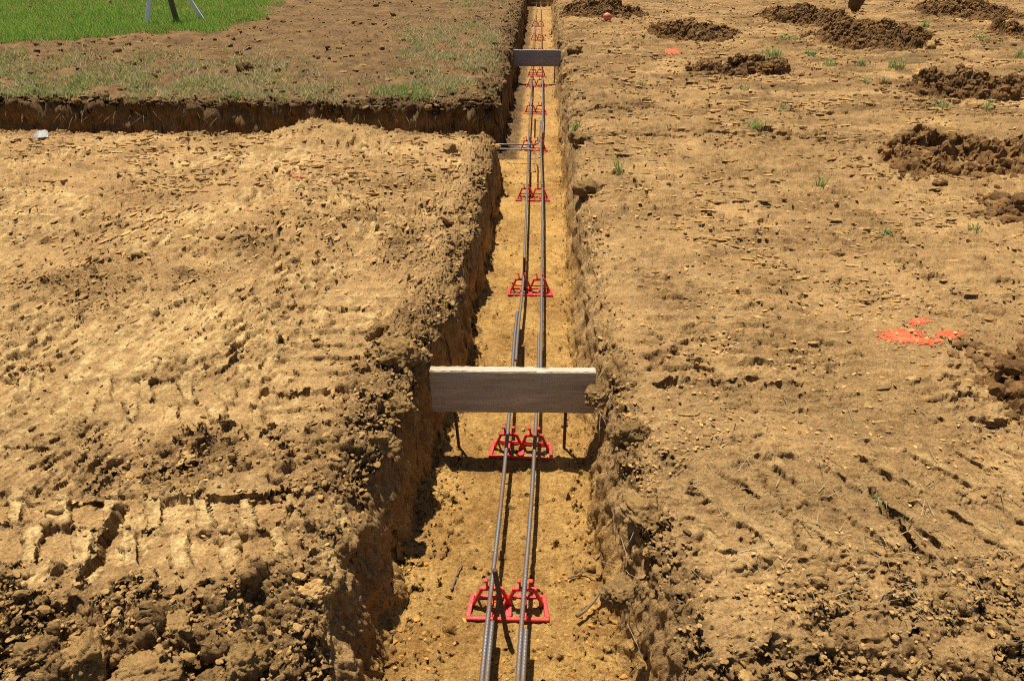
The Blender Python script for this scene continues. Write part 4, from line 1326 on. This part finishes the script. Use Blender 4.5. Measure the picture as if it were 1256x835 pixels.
# single weeds
TUFTS = [(926, 160, 46, .15, .09, 'dense green tuft alone on open ground between the trench and the clod rings'),
         (947, 72, 60, .20, .17, 'tall green tuft growing behind the low oval rim of dug soil'),
         (966, 49, 40, .28, .08, 'low wide green patch in front of the dark heaps'),
         (1100, 84, 40, .17, .14, 'leafy tuft at the left lip of the farther open bowl'),
         (1055, 82, 26, .13, .09, 'sparse tuft left of the farther open bowl, beside a leafy one'),
         (1062, 101, 22, .10, .09, 'pale tuft nearer than the farther open bowl, left of it'),
         (1084, 101, 16, .08, .09, 'thin upright weed just right of the pale tuft'),
         (1153, 133, 34, .15, .10, 'spreading tuft between the two open bowls'),
         (1208, 137, 12, .05, .12, 'thin weed right of the spreading tuft, between the two bowls'),
         (1007, 229, 16, .05, .10, 'small upright sprig left of the widest clod ring, below it'),
         (1017, 81, 30, .16, .08, 'low sparse tuft halfway from the oval rim to the farther bowl'),
         (1203, 50, 36, .26, .08, 'wide low green patch left of the heap at the far right edge'),
         (1250, 72, 22, .14, .12, 'green tuft at the right photo edge behind the farther open bowl'),
         (1132, 33, 22, .14, .13, 'upright weed right of the largest spoil heap'),
         (958, 134, 14, .06, .13, 'thin pale sprig above the dense green tuft'),
         (911, 112, 22, .14, .06, 'sparse low weed below the oval rim'),
         (996, 69, 20, .12, .09, 'small tuft right of the tall tuft at the oval rim'),
         (759, 212, 14, .035, .14, 'single grass sprig on the right trench lip near the hollow sod lump'),
         (705, 153, 26, .09, .08, 'small green tuft behind the sod lump on the right lip'),
         (786, 104, 20, .12, .06, 'low faint weed right of the far plank'),
         (1085, 290, 16, .08, .05, 'flat little weed on bare ground above the orange ring'),
         (1195, 282, 14, .07, .06, 'little weed left of the low heap at the right edge'),
         (1075, 608, 10, .03, .04, 'tiny dry sprig by the long groove in the lower right'),
         (820, 160, 14, .1, .05, 'dry greyish weed between the trench and the dense tuft')]
for i, (px, py, nb, rad, h, lab) in enumerate(TUFTS):
    cx, cy = P(px, py); r3 = np.random.default_rng(600 + i)
    nb = int(nb * 1.6)
    a = r3.random(nb) * 6.283; rr = rad * .5 * r3.random(nb) ** .7
    x = np.cos(a) * rr; y = np.sin(a) * rr
    z, _ = ground(x + cx, y + cy)
    t = r3.random(nb)[:, None]
    dryc = 'dry' in lab or 'pale' in lab
    tint = np.array([.16, .28, .055]) * (1 - t) + np.array([.34, .44, .15]) * t
    if dryc: tint = tint * .5 + np.array([.32, .27, .13]) * .5
    st = r3.random(nb) < .2; tint[st] = (.40, .34, .16)
    tint = np.concatenate([tint, np.ones((nb, 1))], 1)
    sc = max(1, cy / 7)
    v, f, tt = blades(x, y, z - .004, 1.25 * h * (.35 + .65 * r3.random(nb)), (.0020 + .0022 * r3.random(nb)) * sc, tint, .3 + .9 * r3.random(nb), r3, 2)
    me = mesh_np('grass_tuft', v, f, False); vcol(me, 'tint', tt)
    o = link('grass_tuft', me, M_BLADE); o.location = (cx, cy, 0)
    tag(o, lab, 'grass tuft', 'weeds sprouting on the right hand ground')

# ------------------------------------------------------------------ light, sky, camera
SUNV = Vector((-.20, .26, 1)).normalized()
elev = math.asin(SUNV.z); az = math.atan2(SUNV.x, SUNV.y)
ld = bpy.data.lights.new('sun', 'SUN'); ld.energy = 5.0; ld.angle = R(.53); ld.color = (1, .93, .815)
lo = bpy.data.objects.new('sun', ld); COL.objects.link(lo); lo.location = (0, 0, 20)
lo.rotation_euler = (-SUNV).to_track_quat('-Z', 'Y').to_euler()
w = bpy.data.worlds.new('World'); SC.world = w; w.use_nodes = True
sk = w.node_tree.nodes.new('ShaderNodeTexSky'); sk.sky_type = 'NISHITA'; sk.sun_disc = False
sk.sun_elevation = elev; sk.sun_rotation = az; sk.altitude = 200; sk.dust_density = 1.0
bg = w.node_tree.nodes['Background']; bg.inputs['Strength'].default_value = .05
w.node_tree.links.new(sk.outputs[0], bg.inputs[0])
cd = bpy.data.cameras.new('camera'); cd.sensor_width = 36; cd.sensor_fit = 'HORIZONTAL'; cd.lens = FPX / 1256 * 36
cd.clip_start = .02; cd.clip_end = 1000
co_ = bpy.data.objects.new('camera', cd); COL.objects.link(co_)
co_.location = (0, 0, CAM_H); co_.rotation_euler = (R(90 - PITCH), 0, R(YAW))
SC.camera = co_
SC.view_settings.view_transform = 'Standard'; SC.view_settings.look = 'None'
SC.view_settings.exposure = .60; SC.view_settings.gamma = 1; SC.view_settings.use_curve_mapping = False
SC.render.engine = 'CYCLES'
SC.cycles.use_denoising = False
SC.cycles.filter_width = 1.1
